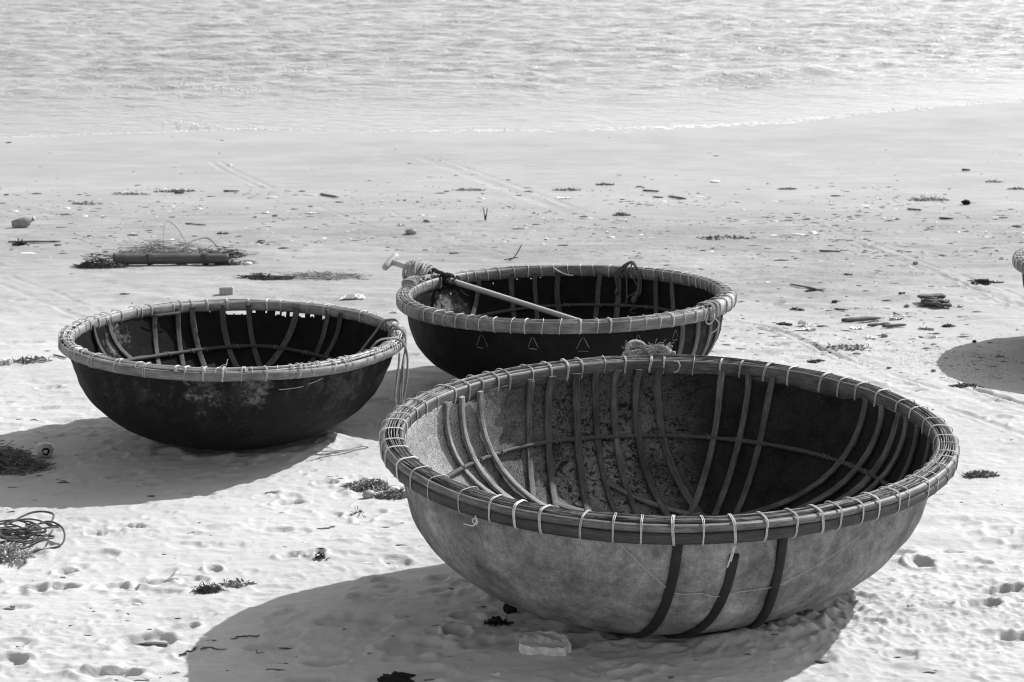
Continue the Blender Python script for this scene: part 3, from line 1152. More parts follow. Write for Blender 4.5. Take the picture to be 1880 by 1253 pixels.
def ring_pts(c, r1, r2, tilt, n=26, wob=.08, ph=0, ax=(1, 0, 0), up=(0, 0, 1)):
    ax, up = np.array(ax, float), np.array(up, float)
    out = []
    for i in range(n):
        a = 2 * math.pi * i / n + ph
        k = 1 + wob * math.sin(3 * a + ph * 5)
        out.append(np.array(c) + ax * r1 * k * math.cos(a) + up * r2 * k * math.sin(a) + np.array([0, 1, 0]) * tilt * math.cos(a))
    return out


mb.tube(ring_pts(c0 + [-.035, .02, .022], .040, .034, .03, ph=.3), .0095, 7, True)
mb.tube(ring_pts(c0 + [-.02, .035, .012], .050, .022, .02, ph=1.3), .009, 7, True)
mb.tube(ring_pts(c0 + [.075, .03, .010], .042, .020, -.02, ph=.6), .0095, 7, True)
mb.tube(ring_pts(c0 + [.080, .045, .004], .050, .016, .02, ph=2.0), .009, 7, True)
mb.tube(spline([c0 + [-.09, .03, -.004], c0 + [-.02, .05, .004], c0 + [.04, .03, .016], c0 + [.1, .05, .004], c0 + [.15, .04, -.004]], 30), .009, 7)
for i in range(110):
    q = c0 + [rr.uniform(-.08, .13), rr.uniform(0, .06), rr.uniform(0, .04)]
    d = np.array([rr.gauss(0, 1), rr.gauss(0, 1), abs(rr.gauss(0, 1))]) * .010
    mb.tube([q, q + d, q + d * 1.6 + [0, 0, -.003]], .0011, 3)
o = mb.build('rope_coil', M['rope_white'], None, WB.copy())
tag(o, 'frayed pale rope coil lying on the back rim of the front boat', 'rope')

# ---- left boat -------------------------------------------------------------------------------
LB = Boat(-1.498, 11.219, .922, .562, .0073, .0503, -.063, .071, 1.9, 2.9)
rl = root_empty('basket_boat', LB, 'black tarred basket boat at left with ragged holes under its far rim', 'boat', GRP)
hl = []
for d0, d1, z0 in [(92, 101.5, .519), (102.6, 103.4, .532), (106.6, 107.6, .535), (82.4, 84, .521), (80.0, 81.5, .515), (77.0, 78.6, .519), (73.0, 76.2, .518), (69.8, 71.2, .524), (65.0, 67.2, .520), (90.4, 91.6, .529), (124, 124.8, .535), (128, 128.7, .537), (86.5, 87.1, .53)]:
    hl.append(((d0 + d1) / 2, z0 - .018, .556, (d1 - d0) / 2))
hull_mesh(LB, [M['tar_left'], M['tar_inner_left']], .018, .030, 640, 36, hl, rl, .007)
hoop_band(LB, 'rim_core', rbox(-.020, .020, -.026, -.010), M['core'], rl)
hoop_band(LB, 'outer_band', [(.020, -.036), (.030, -.037), (.037, -.030), (.039, -.010), (.036, .006), (.028, .010), (.022, .004), (.018, -.02)], M['bamboo_grey'], rl, .004, 13)
hoop_band(LB, 'inner_band', [(-.022, -.030), (-.020, .016), (-.026, .022), (-.033, .020), (-.038, .008), (-.039, -.015), (-.034, -.032), (-.026, -.036)], M['bamboo_grey'], rl, .004, 17)
splits(LB, rl, 4, -.019, .020, .024, .012, M['bamboo_pale'], 40, .26)
lashings(LB, rl, 58, .041, .030, .040, .0018, [M['nylon'], M['nylon_dim'], M['nylon_dim']], 14, jit=.48, choice=(1, 1, 2, 2, 3))
# thin binding that only crosses the top of the rim
rr = random.Random(77)
vm = [lash_mesh('top_tie', .030, .030, .004, k, .0020, 300 + k, M['nylon']) for k in (1, 2, 3)]
for i in range(52):
    t = math.radians(rr.uniform(170, 395))
    link('top_tie', rr.choice(vm), rl, Matrix.Translation(LB.rim(np.array([t]))[0]) @ Matrix.Rotation(t + rr.uniform(-.5, .5), 4, 'Z'))
ribs(LB, rl, [(24.3, -.244, NB), (30, -.02, NB), (36.4, .187, NB), (42, .455, NB), (32.8, .473, NB), (-42.1, -.467, NB), (-39.1, -.225, NB), (-60, -.47, (1, .6)),
              (-49, -.616, (-1, -.5)), (-49, -.704, (-1, -.5)), (10, .2, SB), (-12, -.2, SB)], .034, M['rib_dim'], .030)
inner_hoop(LB, rl, [(57, .298), (67, .311), (80, .329), (96, .333), (111, .317), (128, .309), (142, .317), (165, .33), (270, .3), (330, .29), (20, .29)], .030, .013,
           M['rib_dim'], M['tie'], [128, 116, 110, 97, 82, 70, 60], 12)
# short batten tied under the far rim, left of the holes
mb = MB()
p = LB.rim(np.array([math.radians(134), math.radians(120)]), -.055, -.028)
mb.sweep(np.linspace(p[0], p[1], 5), np.tile([0, 0, 1.0], (5, 1)), np.tile([0, -1.0, 0], (5, 1)), rbox(-.008, .008, -.004, .004, .002))
mb.build('batten', M['rib'], rl)
# two scratches of pale cord stuck on the tar
for seg in ([(.33, -.85, .462), (.40, -.83, .462), (.47, -.80, .466)], [(.50, -.785, .475), (.55, -.765, .485), (.59, -.74, .497)]):
    fine = spline(seg, 14)
    th = np.arctan2(fine[:, 1], fine[:, 0])
    f = (LB.rad(th, fine[:, 2], .018) + .004) / np.hypot(fine[:, 0], fine[:, 1])
    fine[:, :2] *= f[:, None]
    mb = MB(); mb.tube(fine, .0024, 4); mb.build('stitch', M['nylon_dim'], rl)
# sprig of white cord on the near rim
p = rimp(LB, 274, 0, .028)
loose_end(LB, rl, [p, p + [.006, 0, .02], p + [.012, 0, .045]], .0022, M['nylon'])
loose_end(LB, rl, [p + [.01, 0, .02], p + [-.012, 0, .012], p + [-.03, .0, .002]], .0018, M['nylon'])

# rope looped over the right rim of the left boat
Tb = LB.to_beach
mb = MB()
A_ = lambda deg, u, z: Tb(rimp(LB, deg, u, z))
# strand from inside the boat up and over
mb.tube(spline([Tb((.42, .30, .13)), Tb((.56, .36, .30)), A_(32, -.12, -.06), A_(29, -.06, .035), A_(26, -.01, .055), A_(22, .0, .045), A_(19, -.045, .02), A_(18, -.055, -.06), A_(20, -.09, -.2)], 60), .0075, 7)
mb.tube(spline([A_(24, -.07, -.16), A_(21, -.055, -.03), A_(17, -.045, .045), A_(10, 0, .055), A_(4, .045, .035), A_(-2, .062, -.02), A_(-6, .066, -.10), A_(-7, .062, -.20), A_(-8, .066, -.285), A_(-9, .07, -.315), A_(-11.5, .066, -.30), A_(-12, .06, -.24), A_(-10, .062, -.10), A_(-9, .060, -.02)], 80), .0062, 7)
mb.tube(spline([A_(-16, -.07, .0), A_(-13, -.04, .045), A_(-9, .0, .052), A_(-5, .045, .035), A_(-3, .075, -.04), A_(-4, .085, -.16), A_(-5, .075, -.28), A_(-7, .075, -.325), A_(-9, .082, -.30), A_(-8, .078, -.20), A_(-6.5, .072, -.10)], 80), .0062, 7)
mb.tube(spline([A_(14, -.05, -.1), A_(13, -.05, .02), A_(11, -.02, .05), A_(7, .02, .05), A_(3, .05, .01), A_(0, .055, -.05), A_(-3, .058, -.12)], 50), .006, 7)
o = mb.build('mooring_rope', M['rope_grey'], None, WB.copy())
tag(o, 'grey rope looped over the right rim of the left black boat, bights hanging outside', 'rope')

# ---- back boat -------------------------------------------------------------------------------
BB = Boat(.318, 12.553, 1.040, .564, -.0121, -.0169, -.062, -.013, 3.0, 2.2)
rb = root_empty('basket_boat', BB, 'black basket boat behind the others with a paddle laid across its rim', 'boat', GRP)
hl = [(d, z - .005, z + .005, w) for d, z, w in [(114.5, .498, .5), (133.8, .464, .5), (100.5, .514, .22), (105.4, .511, .22), (90.6, .527, .4), (79.4, .53, .22), (75, .532, .22), (65.3, .535, .2), (42.6, .535, .25), (97, .52, .18)]]
hull_mesh(BB, [M['tar_back'], M['tar_inner']], .020, .034, 640, 36, hl, rb, .007)
hoop_band(BB, 'rim_core', rbox(-.024, .024, -.030, -.008), M['core'], rb)
hoop_band(BB, 'outer_band', [(.022, -.043), (.034, -.044), (.041, -.036), (.043, -.008), (.041, .014), (.034, .022), (.026, .018), (.020, -.02)], M['bamboo_band'], rb, .003, 23)
hoop_band(BB, 'inner_band', [(-.024, -.038), (-.022, .020), (-.028, .028), (-.037, .026), (-.043, .012), (-.044, -.018), (-.038, -.040), (-.028, -.044)], M['bamboo_mid'], rb, .003, 27)
splits(BB, rb, 5, -.021, .021, .027, .018, M['bamboo_split'], 60, .30)
lashings(BB, rb, 74, .046, .034, .048, .0020, [M['nylon']], 24, jit=.16, choice=(1, 1, 2))
ribs(BB, rb, [(8.9, -.159, NB), (1.9, -.133, NB), (18.1, .306, NB), (-16.5, -.049, NB), (-9.4, .207, NB), (-5, .549, NB), (2.7, .744, NB), (-20, -.82, NB), (5, .1, SB), (-8, -.3, SB)], .034, M['rib_dim'], .034)
inner_hoop(BB, rb, [(41, .347), (58, .353), (76, .343), (96, .333), (109, .321), (121, .306), (150, .30), (270, .33)], .034, .011, M['rib_dim'], M['tie'], [118, 109, 97, 88, 76, 66, 56], 22)
for deg in (-52, -43.8, -35, -26.7):
    t = math.radians(deg)
    th = np.full(26, t)
    z = np.linspace(BB.h - .035, .06, 26)
    r = BB.rad(th, z, .020) + .006
    P = np.stack([r * np.cos(th), r * np.sin(th), z], -1)
    T = np.gradient(P, axis=0); T /= np.linalg.norm(T, axis=1)[:, None]
    Bv = np.tile([-math.sin(t), math.cos(t), 0], (26, 1))
    N = np.cross(Bv, T)
    mb = MB()
    mb.sweep(P, Bv, N, [(-.016, -.005), (.016, -.005), (.016, .004), (0, .007), (-.016, .004)])
    mb.build('strap', M['strap_grey'], rb)
# triangles of white thread stitched through the tar below the rim
for k, (x, y, z) in enumerate([(-.494, -.931, .50), (-.203, -1.055, .506), (.075, -1.081, .503), (.388, -1.009, .497), (.615, -.875, .495)]):
    t = math.atan2(y, x)
    c = (.045, .030, .042, .036, .028)[k]
    hgt = (.085, .075, .085, .08, .06)[k]
    def on(dt, dz):
        tt = np.array([t + dt / BB.R]); zz_ = np.array([z - .004 + dz])
        r = BB.rad(tt, zz_, .020) + .004
        return np.array([r[0] * math.cos(tt[0]), r[0] * math.sin(tt[0]), zz_[0]])
    for a, b_ in (((0, 0), (-c, -hgt)), ((0, 0), (c, -hgt)), ((-c * .9, -hgt), (c * .9, -hgt - .004))):
        if k in (0, 3) and a[0] < 0: b_ = (c * .1, -hgt)
        mb = MB()
        mb.tube([on(a[0] + (b_[0] - a[0]) * s, a[1] + (b_[1] - a[1]) * s) for s in np.linspace(.04 + .12 * R.random(), .97 - .15 * R.random(), 6)], R.uniform(.0010, .0018), 4)
        mb.build('stitch', M['thread'], rb)
# pale bamboo sleeve patched over the outer band at the right, with its bindings
mb = MB()
th = np.radians(np.linspace(-38, -10, 30))
P = BB.rim(th, .002, .004)
A = np.stack([np.cos(th), np.sin(th), 0 * th], -1)
mb.sweep(P, A, np.tile([0, 0, 1.0], (30, 1)), [(.020, -.040), (.046, -.040), (.051, -.010), (.047, .022), (.030, .036), (.006, .040), (.004, .030), (.026, .024), (.038, -.01)])
mb.build('patch_band', M['bamboo_pale'], rb)
vm = [lash_mesh('patch_tie', .056, .046, .050, k, .0030, 400 + k, M['rope_white']) for k in (2, 3)]
for d in (-41, -39.5, -37.5, -36, -30, -24, -17, -12):
    t = math.radians(d)
    link('patch_tie', vm[int(abs(d) * 2) % 2], rb, Matrix.Translation(BB.rim(np.array([t]))[0]) @ Matrix.Rotation(t + .2 * math.sin(d), 4, 'Z'))
p = rimp(BB, -42, .055, -.02)
loose_end(BB, rb, [p, p + [.03, -.02, -.02], p + [.045, -.015, -.05], p + [.03, -.01, -.08], p + [.0, -.01, -.10]], .004, M['nylon_dim'])
loose_end(BB, rb, [p + [-.02, 0, .0], p + [-.03, -.02, -.03], p + [-.01, -.025, -.045], p + [.015, -.02, -.02], p + [.02, 0, .01]], .004, M['nylon_dim'])
p = rimp(BB, 91, -.052, .0)
loose_end(BB, rb, [p + [-.03, 0, .02], p + [.01, -.01, -.005], p + [.06, -.02, -.025], p + [.10, -.03, -.03]], .0045, M['nylon'])

# paddle resting on the left rim of the back boat
Bt = BB.to_beach
rest = at(822, 514, Bt(rimp(BB, 141, 0, .06))[1])
reach = at(1085, 597, 12.75)
axis = reach - rest
axis /= np.linalg.norm(axis)
grip_c = rest - axis * .43
low = reach + axis * .12
rp = bpy.data.objects.new('paddle', None)
COL.objects.link(rp)
rp.matrix_world = WB @ Matrix.Translation(low)
tag(rp, 'wooden paddle with pale T-shaped grip laid over the left rim of the back boat', 'paddle')
L0 = low
mb = MB()
n = 14
P = np.linspace(grip_c, low, n) - L0
mb.tube(P, np.linspace(.019, .0165, n), 10)
mb.build('shaft', M['wood_shaft'], rp)
mb = MB()
g_ax = np.array([.045, .30, .18]); g_ax -= axis * (g_ax @ axis); g_ax /= np.linalg.norm(g_ax)
P = np.array([grip_c + g_ax * t for t in np.linspace(-.075, .075, 9)]) - L0
mb.tube(P, [.019, .022, .024, .024, .025, .024, .024, .022, .018], 10)
mb.build('grip', M['wood_pale'], rp)
mb = MB()
side = np.cross(axis, (0, 0, 1.0)); side /= np.linalg.norm(side)
nn = np.cross(side, axis)
P = np.linspace(low - axis * .02, low + axis * .20, 8) - L0
mb.sweep(P, np.tile(side, (8, 1)), np.tile(nn, (8, 1)), rbox(-.07, .07, -.008, .008, .004), scale=[.3, .6, .9, 1, 1, 1, .95, .8])
mb.build('blade', M['wood_shaft'], rp)

# big bundle of pale rope wound round the paddle beside the rim
rr = random.Random(21)
bc = grip_c + axis * .235
mb = MB()
for k in range(24):
    w = rr.uniform(-.085, .085)
    pts = []
    ra = .072 * (1 - (w / .13) ** 2) + rr.uniform(.0, .028)
    tl = rr.uniform(-.8, .8)
    for i in range(22):
        a = 2 * math.pi * i / 22
        pts.append(bc + axis * (w + .045 * tl * math.cos(a + tl)) + side * ra * math.cos(a) * 1.05 + nn * (ra * 1.0 * math.sin(a) - .028))
    mb.tube(pts, rr.uniform(.007, .0105), 6, True)
for k in range(22):
    a0 = bc + axis * rr.uniform(-.05, .08) + nn * (-.06)
    a1 = Bt(rimp(BB, 147 + rr.uniform(-7, 10), rr.uniform(-.03, .03), .045))
    mdl = (a0 + a1) / 2 + np.array([rr.uniform(-.05, .05), rr.uniform(-.04, .04), -.02])
    mb.tube(spline([a0, mdl, a1, a1 + [rr.uniform(-.08, .02), rr.uniform(-.05, .05), -.01]], 20), rr.uniform(.006, .009), 6)
for k in range(5):
    c = Bt(rimp(BB, 158 + k * 2.0, .0, .05))
    mb.tube(ring_pts(c, .035, .025, .02, 18, .1, k), .007, 6, True)
o = mb.build('rope_bundle', M['rope_white'], None, WB.copy())
tag(o, 'thick bundle of pale rope wound round the paddle by its grip', 'rope')

# dark net cord tying the paddle to the rim
mb = MB()
for k in range(26):
    c = rest - axis * rr.uniform(-.08, .13)
    pts = []
    for i in range(12):
        a = 2 * math.pi * i / 12
        pts.append(c + axis * rr.uniform(-.02, .02) + side * (.027 + rr.uniform(0, .018)) * math.cos(a) + nn * (.027 + rr.uniform(0, .018)) * math.sin(a))
    mb.tube(pts, .0035, 4, True)
for k in range(26):
    c = rest + axis * rr.uniform(-.06, .09) + np.array([rr.uniform(-.02, .02), rr.uniform(-.02, .02), rr.uniform(-.06, .01)])
    dd = np.array([rr.gauss(0, .022), rr.gauss(0, .022), rr.gauss(-.008, .022)])
    mb.tube(spline([c, c + dd, c + dd * 1.3 + [rr.uniform(-.025, .025), 0, -.008]], 8), .0032, 4)
o = mb.build('knotted_cord', M['rope_black'], None, WB.copy())
tag(o, 'tangle of black net cord tying the paddle to the rim of the back boat', 'cord')

# dark gear hung over the far rim of the back boat: an inverted V of cords with knots and a ring
mb = MB()
def Hp(a_, b_, du=0.0):
    """a_ = place along the rim, b_ = drop, both in steps of 3.5 mm from the peak"""
    return Bt(rimp(BB, 63.3 - a_ * .208, -.056 + du, .072 - b_ * .0036))
def cord(P_, r, n=24, k=6):
    mb.tube(spline([Hp(*q) for q in P_], n), r, k)
def knot(a_, b_, r, h):
    c = Hp(a_, b_, -.012)
    mb.tube([c + [0, 0, h], c + [.004, 0, h * .5], c, c - [.003, 0, h * .5], c - [0, 0, h]], [r * .35, r * .9, r, r * .85, r * .35], 8)
for k in range(4):                                              # left leg, flat over the rim
    cord([(-34 + k * 2, 24 + k * 3), (-27 + k * 2, 18 + k), (-14 + k, 7 + k), (0, k * .6), (2, 3 + k, .03), (3, 8, .05)], .006)
for k in range(3):                                              # right leg
    cord([(0, k * .5), (7 + k * .7, 6 + k), (13 + k, 16), (15 + k, 30), (12 + k * 2, 52 + 4 * k)], .0055)
cord([(-31, 24), (-30, 36), (-27, 50), (-28, 66), (-28, 84), (-24, 92)], .0065)
knot(-28, 56, .013, .022); knot(-28, 80, .019, .026)
cord([(-9, 10), (-9, 40), (-9, 70), (-11, 92), (-7, 112)], .006)
cord([(1, 4), (0, 18), (6, 32), (11, 42)], .005)
cord([(3, 3), (14, 12), (21, 32), (19, 56), (12, 66)], .005)
cord([(11, 54), (2, 60), (-8, 66), (-11, 80)], .005)
cord([(10, 72), (6, 90), (-6, 108)], .005)
knot(8, 68, .022, .03); knot(14, 58, .014, .02)
mb.tube(ring_pts(Hp(12, 88, -.02), .036, .018, .02, 22, .03), .006, 6, True)
o = mb.build('hanging_rope', M['rope_dark'], None, WB.copy())
tag(o, 'dark knotted ropes and netting draped over the far rim of the back boat', 'rope')

# ---- boat beyond the right edge ----------------------------------------------------------------
XB = Boat(4.341, 13.55, 1.0, .60, 0, 0, 0, 0)
rx = root_empty('basket_boat', XB, 'basket boat at the right edge, only its rim tip and shadow in view', 'boat', GRP)
hull_mesh(XB, [M['tar_left'], M['tar_inner']], .018, .032, 160, 24, [], rx, .006)
hoop_band(XB, 'rim_core', rbox(-.026, .026, -.030, .010), M['core'], rx)
hoop_band(XB, 'outer_band', [(.022, -.043), (.034, -.044), (.041, -.036), (.043, -.008), (.041, .014), (.034, .022), (.026, .018), (.020, -.02)], M['bamboo_band'], rx, .003, 33)
hoop_band(XB, 'inner_band', [(-.024, -.038), (-.022, .020), (-.028, .028), (-.037, .026), (-.043, .012), (-.044, -.018), (-.038, -.040), (-.028, -.044)], M['bamboo_mid'], rx, .003, 37)
splits(XB, rx, 5, -.021, .021, .027, .018, M['bamboo_split'], 90, .40)
lashings(XB, rx, 60, .046, .034, .048, .0026, [M['nylon']], 44, jit=.2)
ribs(XB, rx, [(5, -.3, NB), (-8, .1, NB), (10, .4, NB), (85, .2, (-1, 0)), (80, -.3, (-1, 0)), (5, .2, SB)], .034, M['rib'], .032)

# ------------------------------------------------------------------ things lying on the sand
def pxm(py):
    """metres per photo pixel on the sand at this height of the picture"""
    return np.linalg.norm(flat(940, py) - [0, 0, CH]) / CF


def place(mb, name, mat, c, label, cat, group=None, smooth=True):
    """build with its origin at c (beach coordinates)"""
    mb.v = [v - np.asarray(c) for v in mb.v]
    o = mb.build(name, mat, None, WB @ Matrix.Translation(c), smooth)
    return tag(o, label, cat, group)


def stick(a, b, r, mat, name, label, cat='stick', bend=.04, lift=.3, knots=True, group=None, seed=0):
    p, q = G(*a), G(*b)
    rr = random.Random(seed + int(a[0]))
    L = np.linalg.norm(q - p)
    pts = []
    for t in np.linspace(0, 1, 9):
        c = p + (q - p) * t
        c[2] = ground_z(c[0], c[1]) + r * lift + rr.uniform(0, r * .2)
        c = c + np.array([rr.uniform(-1, 1), rr.uniform(-1, 1), 0]) * bend * L * .25
        pts.append(c)
    z = np.polyfit(np.linspace(0, 1, 9), [c[2] for c in pts], 1)
    for k, c in enumerate(pts): c[2] = max(np.polyval(z, k / 8), c[2] - r * .3)
    mb = MB()
    k = np.array([1 + (.2 * rr.uniform(-1, 1) if knots else 0) for _ in range(9)]) * np.linspace(.9, .65, 9) * np.array([.6] + [1] * 7 + [.5])
    mb.tube(pts, r * k, 7, u0=rr.uniform(0, 9))
    return place(mb, name, mat, p, label, cat, group)


def tuft(px, py, wpx, hm, n, mat, name, label, cat, seed=0, r=.003, flatness=1.0, aspect=.6, group=None, curl=.5):
    """tangle of strands: one plant or one clump"""
    rr = random.Random(seed + int(px))
    c = G(px, py)
    w = wpx * pxm(py) / 2
    mb = MB()
    for i in range(n):
        a = rr.uniform(0, 6.28)
        rad_ = w * math.sqrt(rr.random())
        s = np.array([c[0] + rad_ * math.cos(a), c[1] + rad_ * aspect * math.sin(a), 0])
        s[2] = ground_z(s[0], s[1]) - .003
        top = hm * (1 - (rad_ / w) ** 2 * .75) * rr.uniform(.3, 1)
        d = np.array([rr.gauss(0, 1), rr.gauss(0, .7), 0]) * w * .35
        m_ = s + d * .5 + [0, 0, top]
        e = s + d + np.array([rr.gauss(0, 1), rr.gauss(0, 1), 0]) * w * .2 * curl + [0, 0, top * rr.uniform(.0, .8)]
        e[2] = max(e[2], ground_z(e[0], e[1]))
        mb.tube(spline([s, m_, e], 6), r * rr.uniform(.6, 1.3), 3)
    return place(mb, name, mat, c, label, cat, group)


def weed(px, py, wpx, hm, n, mat, name, label, cat='seaweed', seed=0, aspect=.5, leaf=.012, group=None):
    """clump of flat crumpled fronds"""
    rr = random.Random(seed + int(px) * 3)
    c = G(px, py)
    w = wpx * pxm(py) / 2
    mb = MB()
    for i in range(n):
        a = rr.uniform(0, 6.28)
        q = math.sqrt(rr.random())
        s = np.array([c[0] + w * q * math.cos(a), c[1] + w * q * aspect * math.sin(a), 0])
        s[2] = ground_z(s[0], s[1]) + hm * (1 - q * q) * rr.random()
        d = np.array([rr.gauss(0, 1), rr.gauss(0, 1), rr.gauss(.10, .38)]); d /= np.linalg.norm(d)
        b2 = np.cross(d, [rr.gauss(0, 1), rr.gauss(0, 1), rr.gauss(0, 1)]); b2 /= np.linalg.norm(b2)
        ln = leaf * rr.uniform(1.2, 3.2); wd = leaf * rr.uniform(.25, .6)
        nrm = np.cross(d, b2)
        P = [s + d * ln * t + nrm * ln * .25 * math.sin(t * 3 + i) for t in (0, .35, .7, 1)]
        V = []
        for t, pnt in zip((.5, 1, .8, .2), P):
            V += [pnt - b2 * wd * t, pnt + b2 * wd * t + nrm * wd * .2]
        mb.add(V, [(0, 1, 3, 2), (2, 3, 5, 4), (4, 5, 7, 6)])
    return place(mb, name, mat, c, label, cat, group)


def lump(px, py, wpx, hpx, mat, name, label, cat='stone', seed=0, depth=.7, jag=.22, group=None, sink=.12, flat_top=False, rot=0.0, ns=20, nr_=9):
    """a stone: noise-shaped closed body"""
    c = G(px, py)
    w = wpx * pxm(py) / 2
    h = hpx * pxm(py)
    V, F = [], []
    rr = random.Random(seed * 13 + int(px))
    ph = rr.uniform(0, 50)
    for i in range(nr_ + 1):
        la = -math.pi / 2 + math.pi * i / nr_
        for j in range(ns):
            lo = 2 * math.pi * j / ns
            x, y_, z = math.cos(la) * math.cos(lo), math.cos(la) * math.sin(lo), math.sin(la)
            k = 1 + jag * float(perlin(np.array([x * 1.6 + ph + z]), np.array([y_ * 1.6 + z * 1.3 + ph]), 91)[0]) * 2 + jag * .5 * float(perlin(np.array([x * 4 + ph]), np.array([y_ * 4 + z * 3]), 92)[0])
            if flat_top:
                z = math.copysign(min(abs(z) * 1.7, .9), z)
                x, y_ = (math.copysign(abs(x) ** .8, x), math.copysign(abs(y_) ** .8, y_))
            X, Y = x * w * k, y_ * w * depth * k
            X, Y = X * math.cos(rot) - Y * math.sin(rot), X * math.sin(rot) + Y * math.cos(rot)
            V.append((c[0] + X, c[1] + Y, c[2] + h * (.5 - sink) + z * h * .5 * (k if not flat_top else 1 + (k - 1) * .4)))
    for i in range(nr_):
        for j in range(ns):
            j2 = (j + 1) % ns
            F.append((i * ns + j, i * ns + j2, (i + 1) * ns + j2, (i + 1) * ns + j))
    mb = MB()
    mb.add(V, F)
    return place(mb, name, mat, c, label, cat, group, smooth=not flat_top)


def scrap(px, py, wpx, mat, name, label, cat='litter', seed=0, hm=.04, aspect=.7, group=None):
    """crumpled sheet with thickness"""
    rr = random.Random(seed + int(px) * 7)
    c = G(px, py)
    w = wpx * pxm(py) / 2
    n = 9
    ph = rr.uniform(0, 90)
    top, V = [], []
    for i in range(n):
        for j in range(n):
            u, v = i / (n - 1) * 2 - 1, j / (n - 1) * 2 - 1
            e = 1 + .35 * math.sin(3 * math.atan2(v, u) + ph)
            x = c[0] + w * u * e + .1 * w * math.sin(v * 5 + ph)
            y_ = c[1] + w * aspect * v * e
            z = ground_z(x, y_) + .002 + hm * abs(float(perlin(np.array([u * 1.7 + ph]), np.array([v * 1.7 + ph]), 95)[0])) * 1.6 * (1 - .55 * max(abs(u), abs(v))) + hm * .15
            V.append((x, y_, z))
    V = np.array(V)
    bot = V - [0, 0, .003]
    F = []
    for i in range(n - 1):
        for j in range(n - 1):
            q = (i * n + j, (i + 1) * n + j, (i + 1) * n + j + 1, i * n + j + 1)
            F.append(q)
            F.append(tuple(k + n * n for k in q[::-1]))
    mb = MB()
    mb.add(np.concatenate([V, bot]), F)
    return place(mb, name, mat, c, label, cat, group, smooth=False)


# stone slab in the shade of the front boat
c = G(1000, 1190)
out_ = [(-.135, -.03), (-.115, -.085), (-.06, -.105), (.06, -.10), (.095, -.085), (.140, -.045), (.135, .0), (.10, .07), (.05, .10), (-.03, .105), (-.085, .075), (-.12, .03)]
out_ = [(q[0] * .72, q[1] * .78) for q in out_]
mb = MB()
V, F = [], []
rr = random.Random(4)
N_o = 48
oo = [(np.array(out_[int(i * 12 / N_o)]) * (1 - (i * 12 / N_o) % 1) + np.array(out_[(int(i * 12 / N_o) + 1) % 12]) * ((i * 12 / N_o) % 1)) for i in range(N_o)]
for z, k in ((-.02, .93), (.004, 1.0), (.030, .985), (.035, .95)):
    for i, q in enumerate(oo):
        j = 1 + rr.uniform(-.012, .012) + .07 * math.sin(i * .9) * math.sin(i * .37 + 1) + .10 * math.sin(i * .2618 * 1.5 + .6) * math.sin(i * .1309)
        V.append((c[0] + q[0] * k * j, c[1] + q[1] * k * j, c[2] + z + .10 * q[1] - .05 * q[0] + (rr.uniform(-.0025, .0025) if z > .01 else 0)))
for k in (.75, .5, .25):
    for i, q in enumerate(oo):
        V.append((c[0] + q[0] * k, c[1] + q[1] * k, c[2] + .033 + .10 * q[1] - .05 * q[0] + .008 * float(perlin(np.array([q[0] * k * 22]), np.array([q[1] * k * 22]), 7)[0]) - .006 * (1 - k)))
V.append((c[0], c[1], c[2] + .029))
for r_ in range(6):
    for i in range(N_o):
        i2 = (i + 1) % N_o
        F.append((r_ * N_o + i, r_ * N_o + i2, (r_ + 1) * N_o + i2, (r_ + 1) * N_o + i))
F += [(6 * N_o + i, 6 * N_o + (i + 1) % N_o, 7 * N_o) for i in range(N_o)]
mb.add(V, F)
place(mb, 'stone', M['slab'], c, 'pale broken stone slab in the shade under the front boat', 'stone', smooth=False)
lump(937, 1123, 28, 18, M['black'], 'stone', 'small dark square-edged stone beside the foot of the front boat hull', 'stone', 4, .8, .1, flat_top=True, ns=10, nr_=6)
weed(914, 1146, 40, .03, 90, M['black'], 'charcoal_clump', 'crumbly black clump on the shaded sand left of the pale slab', 'debris', 1, .5, .011)
for k, (px, w, h) in enumerate(((722, 62, 16),)):
    lump(px, 1256, w, h + 4, M['black'], 'rock', 'black jagged rock at the bottom edge of the picture', 'rock', 5, .5, .4)
# seaweed pile with a shell, left of the front boat
weed(672, 900, 88, .05, 900, M['weed_grey'], 'seaweed_pile', 'heap of dry chopped seaweed left of the front boat rim', 'seaweed', 2, .6, .008)
weed(722, 912, 70, .035, 520, M['weed_grey'], 'seaweed_pile', 'smaller drift of dry weed touching the left side of the front boat', 'seaweed', 3, .6, .008)
lump(677, 914, 26, 16, M['plastic_grey'], 'shell', 'smooth pale shell at the foot of the dry seaweed heap', 'shell', 6, .55, .05, rot=.5)
lump(724, 903, 20, 12, M['plastic'], 'shell', 'white shell fragment half hidden between weed and front boat', 'shell', 7, .6, .1)
tuft(382, 1086, 46, .045, 240, M['weed_dark'], 'dry_tuft', 'small dark dry tuft on the trodden sand at lower left', 'plant', 3, .0012)
weed(438, 1072, 60, .015, 60, M['weed_grey'], 'weed_scrap', 'thin scatter of dry weed just right of the dark tuft', 'seaweed', 4, .4, .01)
weed(656, 948, 22, .02, 40, M['weed_grey'], 'weed_scrap', 'tiny weed scrap on bright sand below the seaweed heap', 'seaweed', 5, .4, .008)
weed(589, 1027, 26, .03, 40, M['weed_dark'], 'weed_scrap', 'dark weed scrap among footprints in the middle of the lit sand', 'seaweed', 6, .5, .009)
